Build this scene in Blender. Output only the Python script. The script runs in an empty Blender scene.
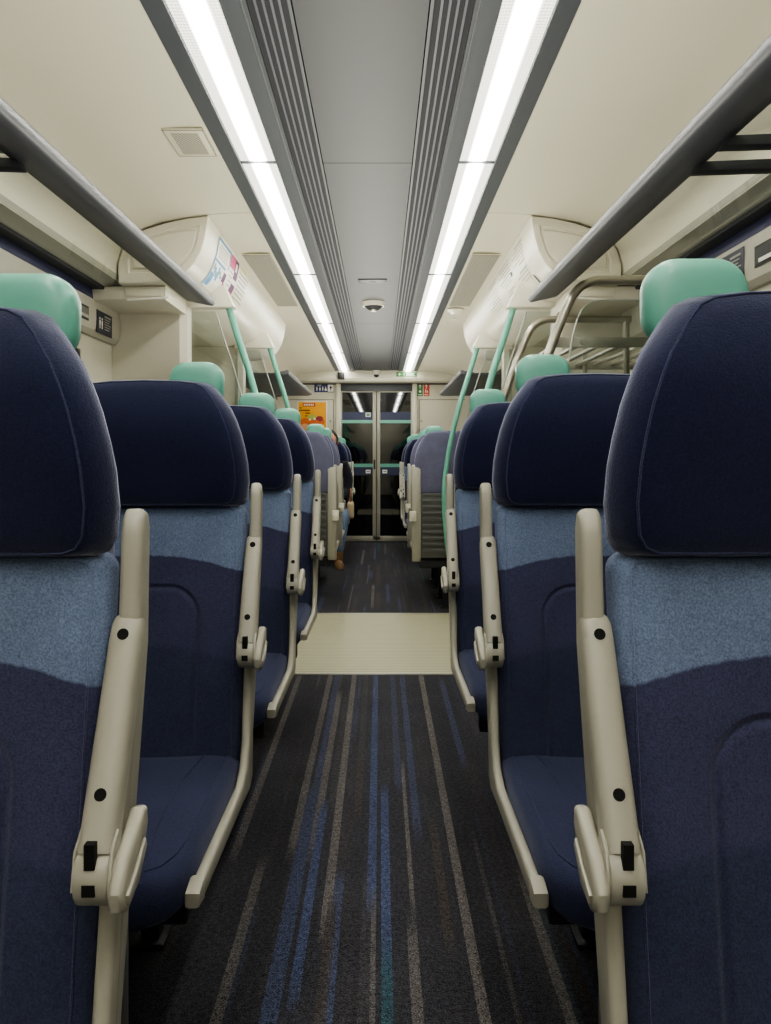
import bpy, bmesh, math, random
from mathutils import Vector, Matrix
random.seed(7)
PI = math.pi
scn = bpy.context.scene
col = scn.collection
H = 1.06          # eye height above the floor
S = 0.024         # aisle centre line between the seats
ZC = 2.10         # ceiling height

# ------------------------------------------------------------------ helpers
def link(o, parent=None):
    col.objects.link(o)
    if parent is not None:
        o.parent = parent
    return o

def finish(bm, name, mats, parent=None, smooth=35, loc=None):
    bmesh.ops.remove_doubles(bm, verts=bm.verts, dist=1e-6)
    if smooth:
        a = math.radians(smooth)
        for f in bm.faces:
            f.smooth = True
        for e in bm.edges:
            if len(e.link_faces) == 2:
                try:
                    e.smooth = e.calc_face_angle() < a
                except ValueError:
                    e.smooth = True
    me = bpy.data.meshes.new(name)
    bm.to_mesh(me)
    bm.free()
    if not isinstance(mats, (list, tuple)):
        mats = [mats]
    for m in mats:
        me.materials.append(m)
    o = bpy.data.objects.new(name, me)
    if loc is not None:
        o.location = loc
    return link(o, parent)

def empty(name, loc=(0, 0, 0), rz=0, parent=None):
    o = bpy.data.objects.new(name, None)
    o.empty_display_size = .1
    o.location = loc
    o.rotation_euler = (0, 0, rz)
    return link(o, parent)

def tag(o, label=None, cat=None, group=None, kind=None):
    if label: o['label'] = label
    if cat: o['category'] = cat
    if group: o['group'] = group
    if kind: o['kind'] = kind
    return o

def struct(o):
    o['kind'] = 'structure'
    return o

def box(bm, x0, x1, y0, y1, z0, z1, bev=0.0, mi=0, seg=2):
    vs = [bm.verts.new((x, y, z)) for x in (x0, x1) for y in (y0, y1) for z in (z0, z1)]
    idx = [(0, 1, 3, 2), (4, 6, 7, 5), (0, 4, 5, 1), (2, 3, 7, 6), (0, 2, 6, 4), (1, 5, 7, 3)]
    fs = [bm.faces.new([vs[i] for i in f]) for f in idx]
    for f in fs: f.material_index = mi
    if bev > 0:
        es = list({e for f in fs for e in f.edges})
        r = bmesh.ops.bevel(bm, geom=es, offset=bev, segments=seg, profile=.5, affect='EDGES')
        for f in r['faces']: f.material_index = mi
    return vs

def prism(bm, pts, a0, a1, axis='x', bev=0.0, mi=0, seg=2):
    """polygon pts extruded along axis. axis x: pts are (y,z); y: (x,z); z: (x,y)"""
    def P(p, a):
        if axis == 'x': return (a, p[0], p[1])
        if axis == 'y': return (p[0], a, p[1])
        return (p[0], p[1], a)
    A = [bm.verts.new(P(p, a0)) for p in pts]
    B = [bm.verts.new(P(p, a1)) for p in pts]
    n = len(pts)
    fs = [bm.faces.new(A[::-1]), bm.faces.new(B)]
    for i in range(n):
        fs.append(bm.faces.new((A[i], A[(i + 1) % n], B[(i + 1) % n], B[i])))
    for f in fs: f.material_index = mi
    bmesh.ops.recalc_face_normals(bm, faces=fs)
    if bev > 0:
        es = list(set(fs[0].edges) | set(fs[1].edges))
        r = bmesh.ops.bevel(bm, geom=es, offset=bev, segments=seg, profile=.5, affect='EDGES')
        for f in r['faces']: f.material_index = mi
    return fs

def smooth_path(pts, n=6):
    """Catmull-Rom through points"""
    pts = [Vector(p) for p in pts]
    P = [pts[0] * 2 - pts[1]] + pts + [pts[-1] * 2 - pts[-2]]
    out = []
    for i in range(1, len(P) - 2):
        p0, p1, p2, p3 = P[i - 1], P[i], P[i + 1], P[i + 2]
        for k in range(n):
            t = k / n
            out.append(.5 * ((2 * p1) + (p2 - p0) * t + (2 * p0 - 5 * p1 + 4 * p2 - p3) * t * t
                             + (3 * p1 - p0 - 3 * p2 + p3) * t ** 3))
    out.append(pts[-1].copy())
    return out

def tube(bm, path, r, n=10, closed=False, mi=0, sx=1.0, sy=1.0, ref=None, square=0):
    path = [Vector(p) for p in path]
    m = len(path)
    ref = Vector(ref) if ref is not None else None
    rings = []
    prev = None
    for i, p in enumerate(path):
        if closed:
            t = path[(i + 1) % m] - path[(i - 1) % m]
        else:
            t = path[min(i + 1, m - 1)] - path[max(i - 1, 0)]
        t.normalize()
        if ref is not None:
            u = ref - ref.dot(t) * t
        elif prev is None:
            a = Vector((0, 0, 1)) if abs(t.z) < .9 else Vector((1, 0, 0))
            u = a - a.dot(t) * t
        else:
            u = prev - prev.dot(t) * t
        u.normalize(); prev = u
        v = t.cross(u)
        rr = r[i] if isinstance(r, (list, tuple)) else r
        ring = []
        for k in range(n):
            a = 2 * PI * (k + .5) / n
            c, s = math.cos(a), math.sin(a)
            if square:
                e = 2.0 / square
                c = math.copysign(abs(c) ** e, c); s = math.copysign(abs(s) ** e, s)
            ring.append(bm.verts.new(p + u * (c * rr * sx) + v * (s * rr * sy)))
        rings.append(ring)
    fs = []
    for i in range(m if closed else m - 1):
        A, B = rings[i], rings[(i + 1) % m]
        for k in range(n):
            fs.append(bm.faces.new((A[k], A[(k + 1) % n], B[(k + 1) % n], B[k])))
    if not closed:
        fs.append(bm.faces.new(rings[0][::-1])); fs.append(bm.faces.new(rings[-1]))
    for f in fs: f.material_index = mi
    bmesh.ops.recalc_face_normals(bm, faces=fs)
    return rings

def rrect(hw, hh, r, n=5, cx=0, cz=0):
    out = []
    for (sx, sz, a0) in ((1, 1, 0), (-1, 1, 90), (-1, -1, 180), (1, -1, 270)):
        for k in range(n + 1):
            a = math.radians(a0 + 90 * k / n)
            out.append((cx + sx * (hw - r) + r * math.cos(a), cz + sz * (hh - r) + r * math.sin(a)))
    return out

def pillow(outline, rings, plane='xz', bend=None, mi=0, bm=None):
    """outline: list of 2D points; rings: (inset, depth); stacked and capped."""
    own = bm is None
    bm = bm or bmesh.new()
    us = [p[0] for p in outline]; vs = [p[1] for p in outline]
    cu, cv = (min(us) + max(us)) / 2, (min(vs) + max(vs)) / 2
    hu, hv = (max(us) - min(us)) / 2, (max(vs) - min(vs)) / 2
    allr = []
    for ins, dep in rings:
        ring = []
        for (u, v) in outline:
            iu, iv = ins if isinstance(ins, tuple) else (ins, ins)
            uu = cu + (u - cu) * max(0.02, 1 - iu / hu)
            vv = cv + (v - cv) * max(0.02, 1 - iv / hv)
            d = dep + (bend(uu, vv) if bend else 0)
            ring.append(bm.verts.new((uu, d, vv) if plane == 'xz' else (uu, vv, d)))
        allr.append(ring)
    n = len(outline)
    fs = []
    for A, B in zip(allr, allr[1:]):
        for k in range(n):
            fs.append(bm.faces.new((A[k], A[(k + 1) % n], B[(k + 1) % n], B[k])))
    fs.append(bm.faces.new(allr[0][::-1])); fs.append(bm.faces.new(allr[-1]))
    for f in fs: f.material_index = mi
    bmesh.ops.recalc_face_normals(bm, faces=fs)
    return bm, [[v.co.copy() for v in r] for r in allr]

def cyl(bm, c, r, h, axis='z', n=20, mi=0, r2=None):
    r2 = r if r2 is None else r2
    A, B = [], []
    for k in range(n):
        a = 2 * PI * k / n
        u, v = math.cos(a), math.sin(a)
        for L, rr, d in ((A, r, 0), (B, r2, h)):
            if axis == 'z': p = (c[0] + u * rr, c[1] + v * rr, c[2] + d)
            elif axis == 'y': p = (c[0] + u * rr, c[1] + d, c[2] + v * rr)
            else: p = (c[0] + d, c[1] + u * rr, c[2] + v * rr)
            L.append(bm.verts.new(p))
    fs = [bm.faces.new(A), bm.faces.new(B)]
    for k in range(n):
        fs.append(bm.faces.new((A[k], A[(k + 1) % n], B[(k + 1) % n], B[k])))
    for f in fs: f.material_index = mi
    bmesh.ops.recalc_face_normals(bm, faces=fs)

def ellipsoid(bm, c, rx, ry, rz, mi=0, n=16, m=10):
    r = bmesh.ops.create_uvsphere(bm, u_segments=n, v_segments=m, radius=1)
    for v in r['verts']:
        v.co = Vector((c[0] + v.co.x * rx, c[1] + v.co.y * ry, c[2] + v.co.z * rz))
        for f in v.link_faces: f.material_index = mi

# ------------------------------------------------------------------ materials
def srgb(h):
    if isinstance(h, str):
        h = [int(h[i:i + 2], 16) / 255 for i in (0, 2, 4)]
    return tuple(((c / 12.92) if c <= .04045 else ((c + .055) / 1.055) ** 2.4) for c in h) + (1,)

class N:
    def __init__(self, mat):
        mat.use_nodes = True
        self.t = mat.node_tree
        self.bsdf = self.t.nodes.get('Principled BSDF')
        self.out = self.t.nodes.get('Material Output')
    def new(self, ty, **kw):
        n = self.t.nodes.new(ty)
        for k, v in kw.items():
            if k.startswith('i_'):
                n.inputs[k[2:].replace('_', ' ')].default_value = v
            else: setattr(n, k, v)
        return n
    def lk(self, a, b): self.t.links.new(a, b)
    def math(self, op, a, b=None, c=None):
        n = self.t.nodes.new('ShaderNodeMath'); n.operation = op
        for i, v in enumerate((a, b, c)):
            if v is None: continue
            if isinstance(v, (int, float)): n.inputs[i].default_value = v
            else: self.lk(v, n.inputs[i])
        return n.outputs[0]
    def mix(self, f, a, b):
        n = self.t.nodes.new('ShaderNodeMix'); n.data_type = 'RGBA'
        for s, v in ((n.inputs[0], f), (n.inputs[6], a), (n.inputs[7], b)):
            if isinstance(v, (int, float)): s.default_value = v
            elif isinstance(v, tuple): s.default_value = v
            else: self.lk(v, s)
        return n.outputs[2]
    def sstep(self, x, a, b):
        n = self.t.nodes.new('ShaderNodeMapRange'); n.interpolation_type = 'SMOOTHSTEP'
        self.lk(x, n.inputs[0]); n.inputs[1].default_value = a; n.inputs[2].default_value = b
        n.inputs[3].default_value = 0; n.inputs[4].default_value = 1
        return n.outputs[0]

def plastic(name, c, rough=.45, metal=0, var=.05, scale=30, bump=0.0, spec=.5, coat=0):
    m = bpy.data.materials.new(name); k = N(m); b = k.bsdf
    c = srgb(c) if isinstance(c, str) else c
    tc = k.new('ShaderNodeTexCoord'); no = k.new('ShaderNodeTexNoise', i_Scale=scale, i_Detail=4.0)
    k.lk(tc.outputs['Object'], no.inputs['Vector'])
    dark = tuple(x * (1 - var) for x in c[:3]) + (1,); lite = tuple(min(1, x * (1 + var)) for x in c[:3]) + (1,)
    k.lk(k.mix(no.outputs['Fac'], dark, lite), b.inputs['Base Color'])
    b.inputs['Roughness'].default_value = rough; b.inputs['Metallic'].default_value = metal
    b.inputs['Specular IOR Level'].default_value = spec
    if coat: b.inputs['Coat Weight'].default_value = coat
    if bump:
        n2 = k.new('ShaderNodeTexNoise', i_Scale=scale * 12, i_Detail=2.0)
        k.lk(tc.outputs['Object'], n2.inputs['Vector'])
        bp = k.new('ShaderNodeBump', i_Strength=bump, i_Distance=.001)
        k.lk(n2.outputs['Fac'], bp.inputs['Height']); k.lk(bp.outputs[0], b.inputs['Normal'])
    return m

def fabric_base(k, tc, colr, grain=.55, sheen=.35, tint=(.62, .66, .85, 1), scale=420):
    b = k.bsdf
    n1 = k.new('ShaderNodeTexNoise', i_Scale=scale, i_Detail=3.0)
    n2 = k.new('ShaderNodeTexNoise', i_Scale=9.0, i_Detail=5.0)
    n3 = k.new('ShaderNodeTexNoise', i_Scale=120.0, i_Detail=3.0)
    for n in (n1, n2, n3): k.lk(tc.outputs['Object'], n.inputs['Vector'])
    g = k.math('ADD', k.math('MULTIPLY', k.math('SUBTRACT', n1.outputs[0], .5), grain * 2.4),
               k.math('MULTIPLY', k.math('SUBTRACT', n2.outputs[0], .5), .45))
    g = k.math('ADD', g, k.math('MULTIPLY', k.math('SUBTRACT', n3.outputs[0], .5), .35))
    g = k.math('ADD', g, 1.0)
    vm = k.new('ShaderNodeVectorMath', operation='SCALE')
    if isinstance(colr, tuple): vm.inputs[0].default_value = colr[:3]
    else: k.lk(colr, vm.inputs[0])
    k.lk(g, vm.inputs['Scale']); k.lk(vm.outputs[0], b.inputs['Base Color'])
    b.inputs['Roughness'].default_value = .95; b.inputs['Specular IOR Level'].default_value = .15
    b.inputs['Sheen Weight'].default_value = sheen; b.inputs['Sheen Roughness'].default_value = .45
    b.inputs['Sheen Tint'].default_value = tint
    return n1.outputs[0]

def fabric(name, c, **kw):
    m = bpy.data.materials.new(name); k = N(m)
    tc = k.new('ShaderNodeTexCoord')
    h = fabric_base(k, tc, srgb(c), **kw)
    bp = k.new('ShaderNodeBump', i_Strength=.35, i_Distance=.0015)
    k.lk(h, bp.inputs['Height']); k.lk(bp.outputs[0], k.bsdf.inputs['Normal'])
    return m

def backrest_fabric():
    m = bpy.data.materials.new('moquette_backrest'); k = N(m)
    tc = k.new('ShaderNodeTexCoord'); sp = k.new('ShaderNodeSeparateXYZ'); k.lk(tc.outputs['Object'], sp.inputs[0])
    x, z = sp.outputs[0], sp.outputs[2]
    wob = k.new('ShaderNodeTexNoise', i_Scale=60.0); k.lk(tc.outputs['Object'], wob.inputs['Vector'])
    w = k.math('MULTIPLY', k.math('SUBTRACT', wob.outputs[0], .5), .006)
    x2 = k.math('MULTIPLY', x, x)
    zz = k.math('ADD', k.math('ADD', z, k.math('MULTIPLY', x2, .75)), w)
    f1 = k.sstep(zz, .843, .848)
    f2 = k.sstep(zz, .647, .665)
    low = k.mix(f2, srgb('393E56'), srgb('434560'))
    c = k.mix(f1, low, srgb('72809C'))
    # stitched arch panel
    ax = k.math('MAXIMUM', k.math('SUBTRACT', k.math('ABSOLUTE', x), .055), 0.0)
    az = k.math('MAXIMUM', k.math('SUBTRACT', z, .715), 0.0)
    d = k.math('SUBTRACT', k.math('SQRT', k.math('ADD', k.math('MULTIPLY', ax, ax), k.math('MULTIPLY', az, az))), .062)
    groove = k.sstep(k.math('ABSOLUTE', d), 0.0, .009)
    inside = k.math('SUBTRACT', 1.0, k.sstep(d, -.012, .002))
    h0 = fabric_base(k, tc, c)
    hh = k.math('ADD', k.math('ADD', k.math('MULTIPLY', groove, .5), k.math('MULTIPLY', inside, .55)), k.math('MULTIPLY', h0, .10))
    bp = k.new('ShaderNodeBump', i_Strength=.9, i_Distance=.010)
    k.lk(hh, bp.inputs['Height']); k.lk(bp.outputs[0], k.bsdf.inputs['Normal'])
    return m

def emis(name, c, s):
    m = bpy.data.materials.new(name); k = N(m); b = k.bsdf
    b.inputs['Base Color'].default_value = srgb(c)
    b.inputs['Emission Color'].default_value = srgb(c); b.inputs['Emission Strength'].default_value = s
    return m

def light_diffuser():
    m = bpy.data.materials.new('prismatic_diffuser'); k = N(m); b = k.bsdf
    tc = k.new('ShaderNodeTexCoord'); sp = k.new('ShaderNodeSeparateXYZ'); k.lk(tc.outputs['Object'], sp.inputs[0])
    ax = k.math('ABSOLUTE', sp.outputs[0])
    core = k.math('SUBTRACT', 1.0, k.sstep(ax, .008, .036))
    lx = k.math('MULTIPLY', k.math('ADD', k.math('SINE', k.math('MULTIPLY', sp.outputs[0], 2 * PI / .0085)), 1.0), .5)
    ly = k.math('MULTIPLY', k.math('ADD', k.math('SINE', k.math('MULTIPLY', sp.outputs[1], 2 * PI / .0135)), 1.0), .5)
    pat = k.math('ADD', k.math('MULTIPLY', lx, .22), k.math('MULTIPLY', ly, .38))
    edge = k.math('ADD', .16, k.math('MULTIPLY', pat, 1.25))
    st = k.math('ADD', k.math('MULTIPLY', core, 13.0), k.math('MULTIPLY', edge, .72))
    st = k.math('MULTIPLY', st, LIGHT)
    b.inputs['Base Color'].default_value = (.8, .8, .78, 1)
    b.inputs['Emission Color'].default_value = (1, .985, .90, 1)
    k.lk(st, b.inputs['Emission Strength'])
    return m
LIGHT = 1.25

def glass(name, tint=(.9, .93, .92, 1), ior=1.5, mult=1.0, trans=1.0):
    m = bpy.data.materials.new(name); k = N(m)
    k.t.nodes.remove(k.bsdf)
    tr = k.new('ShaderNodeBsdfTransparent'); tr.inputs[0].default_value = tuple(c * trans for c in tint[:3]) + (1,)
    gl = k.new('ShaderNodeBsdfGlossy'); gl.inputs['Roughness'].default_value = .02
    fr = k.new('ShaderNodeFresnel', i_IOR=ior)
    mx = k.new('ShaderNodeMixShader')
    f = k.math('MULTIPLY', fr.outputs[0], mult)
    k.lk(f, mx.inputs[0]); k.lk(tr.outputs[0], mx.inputs[1]); k.lk(gl.outputs[0], mx.inputs[2])
    k.lk(mx.outputs[0], k.out.inputs[0])
    return m

def perforated(name, c, s=.008):
    m = bpy.data.materials.new(name); k = N(m); b = k.bsdf
    tc = k.new('ShaderNodeTexCoord'); sp = k.new('ShaderNodeSeparateXYZ'); k.lk(tc.outputs['Object'], sp.inputs[0])
    a = k.math('SINE', k.math('MULTIPLY', sp.outputs[0], 2 * PI / s)); bb = k.math('SINE', k.math('MULTIPLY', sp.outputs[1], 2 * PI / s))
    f = k.sstep(k.math('MULTIPLY', a, bb), -.15, .35)
    k.lk(k.mix(f, srgb(c), srgb('55544C')), b.inputs['Base Color']); b.inputs['Roughness'].default_value = .5
    return m

def carpet_mat():
    m = bpy.data.materials.new('striped_carpet'); k = N(m); b = k.bsdf
    at = k.new('ShaderNodeVertexColor'); at.layer_name = 'Col'
    tc = k.new('ShaderNodeTexCoord')
    n1 = k.new('ShaderNodeTexNoise', i_Scale=300.0, i_Detail=3.0); n2 = k.new('ShaderNodeTexNoise', i_Scale=5.0, i_Detail=5.0)
    n3 = k.new('ShaderNodeTexNoise', i_Scale=90.0, i_Detail=3.0)
    for n in (n1, n2, n3): k.lk(tc.outputs['Object'], n.inputs['Vector'])
    g = k.math('ADD', k.math('MULTIPLY', k.math('SUBTRACT', n1.outputs[0], .5), 5.0), k.math('MULTIPLY', k.math('SUBTRACT', n2.outputs[0], .5), .8))
    g = k.math('ADD', g, k.math('MULTIPLY', k.math('SUBTRACT', n3.outputs[0], .5), 2.2))
    g = k.math('MAXIMUM', k.math('ADD', g, 1.0), .15)
    vm = k.new('ShaderNodeVectorMath', operation='SCALE')
    k.lk(at.outputs[0], vm.inputs[0]); k.lk(g, vm.inputs['Scale']); k.lk(vm.outputs[0], b.inputs['Base Color'])
    b.inputs['Roughness'].default_value = 1; b.inputs['Specular IOR Level'].default_value = .1; b.inputs['Sheen Weight'].default_value = .12; b.inputs['Sheen Tint'].default_value = (.8, .75, .8, 1)
    bp = k.new('ShaderNodeBump', i_Strength=.6, i_Distance=.004)
    k.lk(n1.outputs[0], bp.inputs['Height']); k.lk(bp.outputs[0], b.inputs['Normal'])
    return m

def ridged(name, c, c2, period=.03, axis=1):
    m = bpy.data.materials.new(name); k = N(m); b = k.bsdf
    tc = k.new('ShaderNodeTexCoord'); sp = k.new('ShaderNodeSeparateXYZ'); k.lk(tc.outputs['Object'], sp.inputs[0])
    s = k.math('SINE', k.math('MULTIPLY', sp.outputs[axis], 2 * PI / period))
    f = k.sstep(s, .55, .95)
    no = k.new('ShaderNodeTexNoise', i_Scale=14.0, i_Detail=6.0); k.lk(tc.outputs['Object'], no.inputs['Vector'])
    base = k.mix(no.outputs[0], srgb(c), tuple(x * .86 for x in srgb(c)[:3]) + (1,))
    k.lk(k.mix(f, base, srgb(c2)), b.inputs['Base Color']); b.inputs['Roughness'].default_value = .6
    bp = k.new('ShaderNodeBump', i_Strength=.5, i_Distance=.003); k.lk(s, bp.inputs['Height']); k.lk(bp.outputs[0], b.inputs['Normal'])
    return m

M = {}
M['cream'] = plastic('cream_wall_laminate', 'C9C5B4', .42, var=.03, scale=3)
M['cove'] = plastic('cream_cove_panel', 'CFCBB8', .40, var=.03, scale=2)
M['pod'] = plastic('glossy_cream_plastic', 'DCD8C9', .28, var=.02, scale=3)
M['seatcream'] = plastic('cream_seat_plastic', 'A7A496', .36, var=.03, scale=8, bump=.05)
M['ceil'] = plastic('grey_ceiling_panel', '323337', .5, var=.03, scale=4)
M['frame'] = plastic('grey_light_frame', '484B50', .42, var=.03, scale=6)
M['slot'] = plastic('dark_grille_slot', '16171F', .7)
M['rib'] = plastic('grille_rib', '54565E', .45)
M['olive'] = plastic('grey_green_rack_trough', '8C8B80', .4, var=.12, scale=3)
M['dark'] = plastic('dark_recess', '26282C', .6)
M['alu'] = plastic('brushed_aluminium', '5A5B60', .42, metal=.25, var=.08, scale=4)
M['steel'] = plastic('satin_steel', 'A9A598', .30, metal=.75, var=.05)
M['mint'] = plastic('mint_green_plastic', '70B3A0', .38, var=.03, coat=.15)
M['navy_trim'] = plastic('navy_trim', '2B2E4A', .5)
M['panel'] = plastic('warm_grey_panel', 'A8A597', .45)
M['black'] = plastic('black_plastic', '0C0C0E', .5)
M['hole'] = plastic('black_hole', '050506', .9)
M['dgrey'] = plastic('dark_grey_metal', '34363A', .5, metal=.3)
M['louvre'] = plastic('grey_louvre_plastic', '5E5F5C', .38, var=.05)
M['white'] = plastic('white_print', 'E6E4DC', .5)
M['sheet'] = ridged('ribbed_vestibule_flooring', 'B2AF94', '939076', .03, 1)
M['carpet'] = carpet_mat()
M['head'] = fabric('moquette_headrest', '1C203C', sheen=1.0, tint=(.66, .68, .85, 1))
M['back'] = backrest_fabric()
M['cush'] = fabric('moquette_cushion', '343852', sheen=.25)
M['seam'] = fabric('fabric_seam', '3A3D58', sheen=.4)
M['lilac'] = fabric('lilac_back_fabric', '696980', sheen=.3, grain=.12)
M['light'] = light_diffuser()
M['glass'] = glass('clear_glass')
M['shelf_glass'] = glass('shelf_glass', (.97, .98, .97, 1), 1.3, .12)
M['door_glass'] = glass('dark_door_glass', (.35, .38, .42, 1), 1.75, 1.5)
M['win_glass'] = glass('night_window_glass', (.2, .22, .26, 1), 1.5)
M['glassedge'] = plastic('glass_edge', 'B8BDB6', .3)
M['mintband'] = plastic('mint_band', '6FAE9E', .4)
M['navyband'] = plastic('navy_band', '2E3350', .5)
M['perf'] = perforated('perforated_cream', 'C0BCAC', .011)
M['perfg'] = perforated('perforated_grey_cream', 'A8A598', .022)

# ------------------------------------------------------------------ camera
cam_d = bpy.data.cameras.new('camera'); cam = bpy.data.objects.new('camera', cam_d); link(cam)
cam_d.sensor_fit = 'HORIZONTAL'; cam_d.sensor_width = 36; cam_d.lens = 36 * 770 / 771
cam_d.clip_start = .02
cam.location = (.044, 0, H)
cam.rotation_euler = (math.radians(90), 0, 0)
cam_d.shift_x = 5.5 / 771; cam_d.shift_y = -55.5 / 771
scn.camera = cam

# ------------------------------------------------------------------ shell
YB, YE = -2.2, 9.35            # rear bulkhead, end of the ceiling
YW = 9.60                      # end wall
V0, V1 = 3.75, 5.18            # vestibule floor

def carpet_sheet(name, y0, y1, manual):
    bm = bmesh.new(); cl = bm.loops.layers.float_color.new('Col')
    rnd = random.Random(name)
    base = (.033, .033, .040)
    grey = (.115, .105, .100); blue = (.055, .070, .135); brown = (.055, .046, .042); teal = (.030, .070, .085)
    CC = {'g': grey, 'b': blue, 'n': brown, 't': teal}
    W = .0115
    nx = int(2.46 / W); ys = []
    ny = max(6, int((y1 - y0) / .05))
    grid = [[None] * (nx) for _ in range(ny + 1)]
    colr = [[base for _ in range(nx)] for _ in range(ny + 1)]
    yy = [y0 + (y1 - y0) * j / ny for j in range(ny + 1)]
    # faint random stripes everywhere
    i = 0
    while i < nx:
        w = rnd.choice((1, 1, 2, 2, 3))
        if rnd.random() < .62:
            j = rnd.randint(-12, 5)
            while j < ny:
                L = rnd.randint(6, 26)
                c = CC[rnd.choice('gnnbnbt')]; s = rnd.uniform(.10, .34)
                if not manual: s = rnd.uniform(.25, .95)
                for jj in range(max(j, 0), min(j + L, ny + 1)):
                    f = min(1, (jj - j) / 3 + .3, (j + L - jj) / 3 + .3) * s
                    for ii in range(i, min(i + w, nx)):
                        colr[jj][ii] = tuple(base[q] * (1 - f) + c[q] * f for q in range(3))
                j += L + rnd.randint(2, 22)
        i += w + rnd.choice((0, 1, 1, 2))
    for (sx, w, ya, yb, c, s) in manual:
        i0 = int(round((sx + 1.23 - w / 2) / W)); n = max(1, int(round(w / W)))
        for jj in range(ny + 1):
            y = yy[jj]
            if ya - .1 < y < yb + .1:
                f = max(0, min(1, (y - ya + .1) / .12, (yb + .1 - y) / .12)) * s
                for ii in range(i0, i0 + n):
                    o = colr[jj][ii]
                    colr[jj][ii] = tuple(o[q] * (1 - f) + CC[c][q] * f for q in range(3))
    for ii in range(nx):
        xa = -1.23 + ii * W; xb = xa + W
        col_v = [(bm.verts.new((xa, y, 0)), bm.verts.new((xb, y, 0))) for y in yy]
        for jj in range(ny):
            a, b = col_v[jj]; d, c = col_v[jj + 1]
            f = bm.faces.new((a, b, c, d))
            for lp, cc in zip(f.loops, (colr[jj][ii], colr[jj][ii], colr[jj + 1][ii], colr[jj + 1][ii])):
                lp[cl] = cc + (1,)
    me = bpy.data.meshes.new(name); bm.to_mesh(me); bm.free(); me.materials.append(M['carpet'])
    o = bpy.data.objects.new(name, me); return struct(link(o))

MAN = [(-.348, .022, 2.1, 3.75, 'g', .75), (-.27, .022, 1.2, 1.95, 'g', .75), (-.195, .022, 2.1, 3.75, 'g', .8),
       (-.134, .02, 2.1, 3.4, 'g', .8), (-.162, .022, 2.5, 3.75, 'b', .5), (-.075, .022, 1.75, 3.75, 'g', .9),
       (-.12, .024, 1.55, 2.3, 'b', .95), (-.172, .03, 1.1, 2.4, 'b', .6), (.026, .024, 1.85, 3.75, 'b', .85),
       (.058, .024, 1.5, 2.4, 'b', 1.0), (.058, .024, .9, 1.6, 't', .9), (.245, .022, .9, 3.75, 'g', .95), (.127, .016, 1.85, 2.6, 'g', .9),
       (.118, .028, .9, 1.7, 'g', .7), (.15, .022, 2.2, 3.7, 'b', .5), (.10, .02, 2.5, 3.75, 'b', .35), (.195, .02, 1.7, 2.2, 'n', .9),
       (.31, .014, .9, 2.1, 'g', .4), (.403, .022, .9, 1.9, 'g', .7), (.34, .024, 2.7, 3.6, 'b', .6),
       (.028, .012, .9, 1.8, 'g', .7), (-.055, .024, .9, 1.9, 'b', .7), (-.07, .022, 1.3, 1.8, 'n', .8), (-.02, .02, 2.3, 3.75, 'n', .5)]
o = carpet_sheet('floor', YB, V0, MAN)
carpet_sheet('floor', V1, YE + .2, [])
bm = bmesh.new(); box(bm, -1.3, 1.3, V0, V1, -.03, .003)
struct(finish(bm, 'floor', M['sheet'], smooth=0))
bm = bmesh.new()
box(bm, -1.23, 1.23, V0 - .012, V0 + .012, -.01, .006, .002); box(bm, -1.23, 1.23, V1 - .012, V1 + .012, -.01, .006, .002)
struct(finish(bm, 'trim_1', M['seatcream']))

# coved cream ceiling panels, both sides
COVE = [(.500, 2.100), (.60, 2.099), (.70, 2.092), (.80, 2.078), (.89, 2.062), (.965, 2.036), (1.025, 1.995), (1.060, 1.945), (1.080, 1.88), (1.085, 1.815)]
for s in (-1, 1):
    for (ya, yb) in ((YB, 3.284), (3.290, YE)):
        bm = bmesh.new()
        inner = [(s * x, z) for x, z in COVE]
        outer = [(s * (x + .03), z + .03) for x, z in COVE[::-1]]
        prism(bm, inner + outer, ya, yb, 'y')
        struct(finish(bm, 'ceiling', M['cove'], smooth=50))
# centre panels
for (ya, yb) in ((YB, 2.727), (2.731, 6.03), (6.034, YE)):
    bm = bmesh.new(); box(bm, -.157, .157, ya, yb, ZC, ZC + .03)
    struct(finish(bm, 'ceiling', M['ceil'], smooth=0))
bm = bmesh.new(); box(bm, -1.4, 1.4, YB - .1, YW + .1, ZC + .06, ZC + .1)
struct(finish(bm, 'ceiling', M['dark'], smooth=0))

# light frames (grey) and grille slots
for s in (-1, 1):
    bm = bmesh.new()
    def bx(a, b, z0, z1, bev=0.0, mi=0):
        x0, x1 = sorted((s * a, s * b)); box(bm, x0, x1, YB, YE, z0, z1, bev, mi)
    bx(.448, .502, ZC - .006, ZC + .03, .002)
    bx(.270, .323, ZC - .006, ZC + .03, .002)
    bx(.276, .280, ZC - .009, ZC - .005)
    bx(.262, .270, ZC - .003, ZC + .03)
    bx(.160, .168, ZC - .003, ZC + .03)
    struct(finish(bm, 'trim_2', M['frame'], smooth=0))
    bm = bmesh.new()
    x0, x1 = sorted((s * .168, s * .262)); box(bm, x0, x1, YB, YE, ZC + .007, ZC + .03, 0, 0)
    nr = 5; w = .094 / nr
    for k in range(1, nr):
        xc = .168 + k * w
        a, b = sorted((s * (xc - .0032), s * (xc + .0032))); box(bm, a, b, YB, YE, ZC + .001, ZC + .008, 0, 1)
    struct(finish(bm, 'trim_3', [M['slot'], M['rib']], smooth=0))

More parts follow.
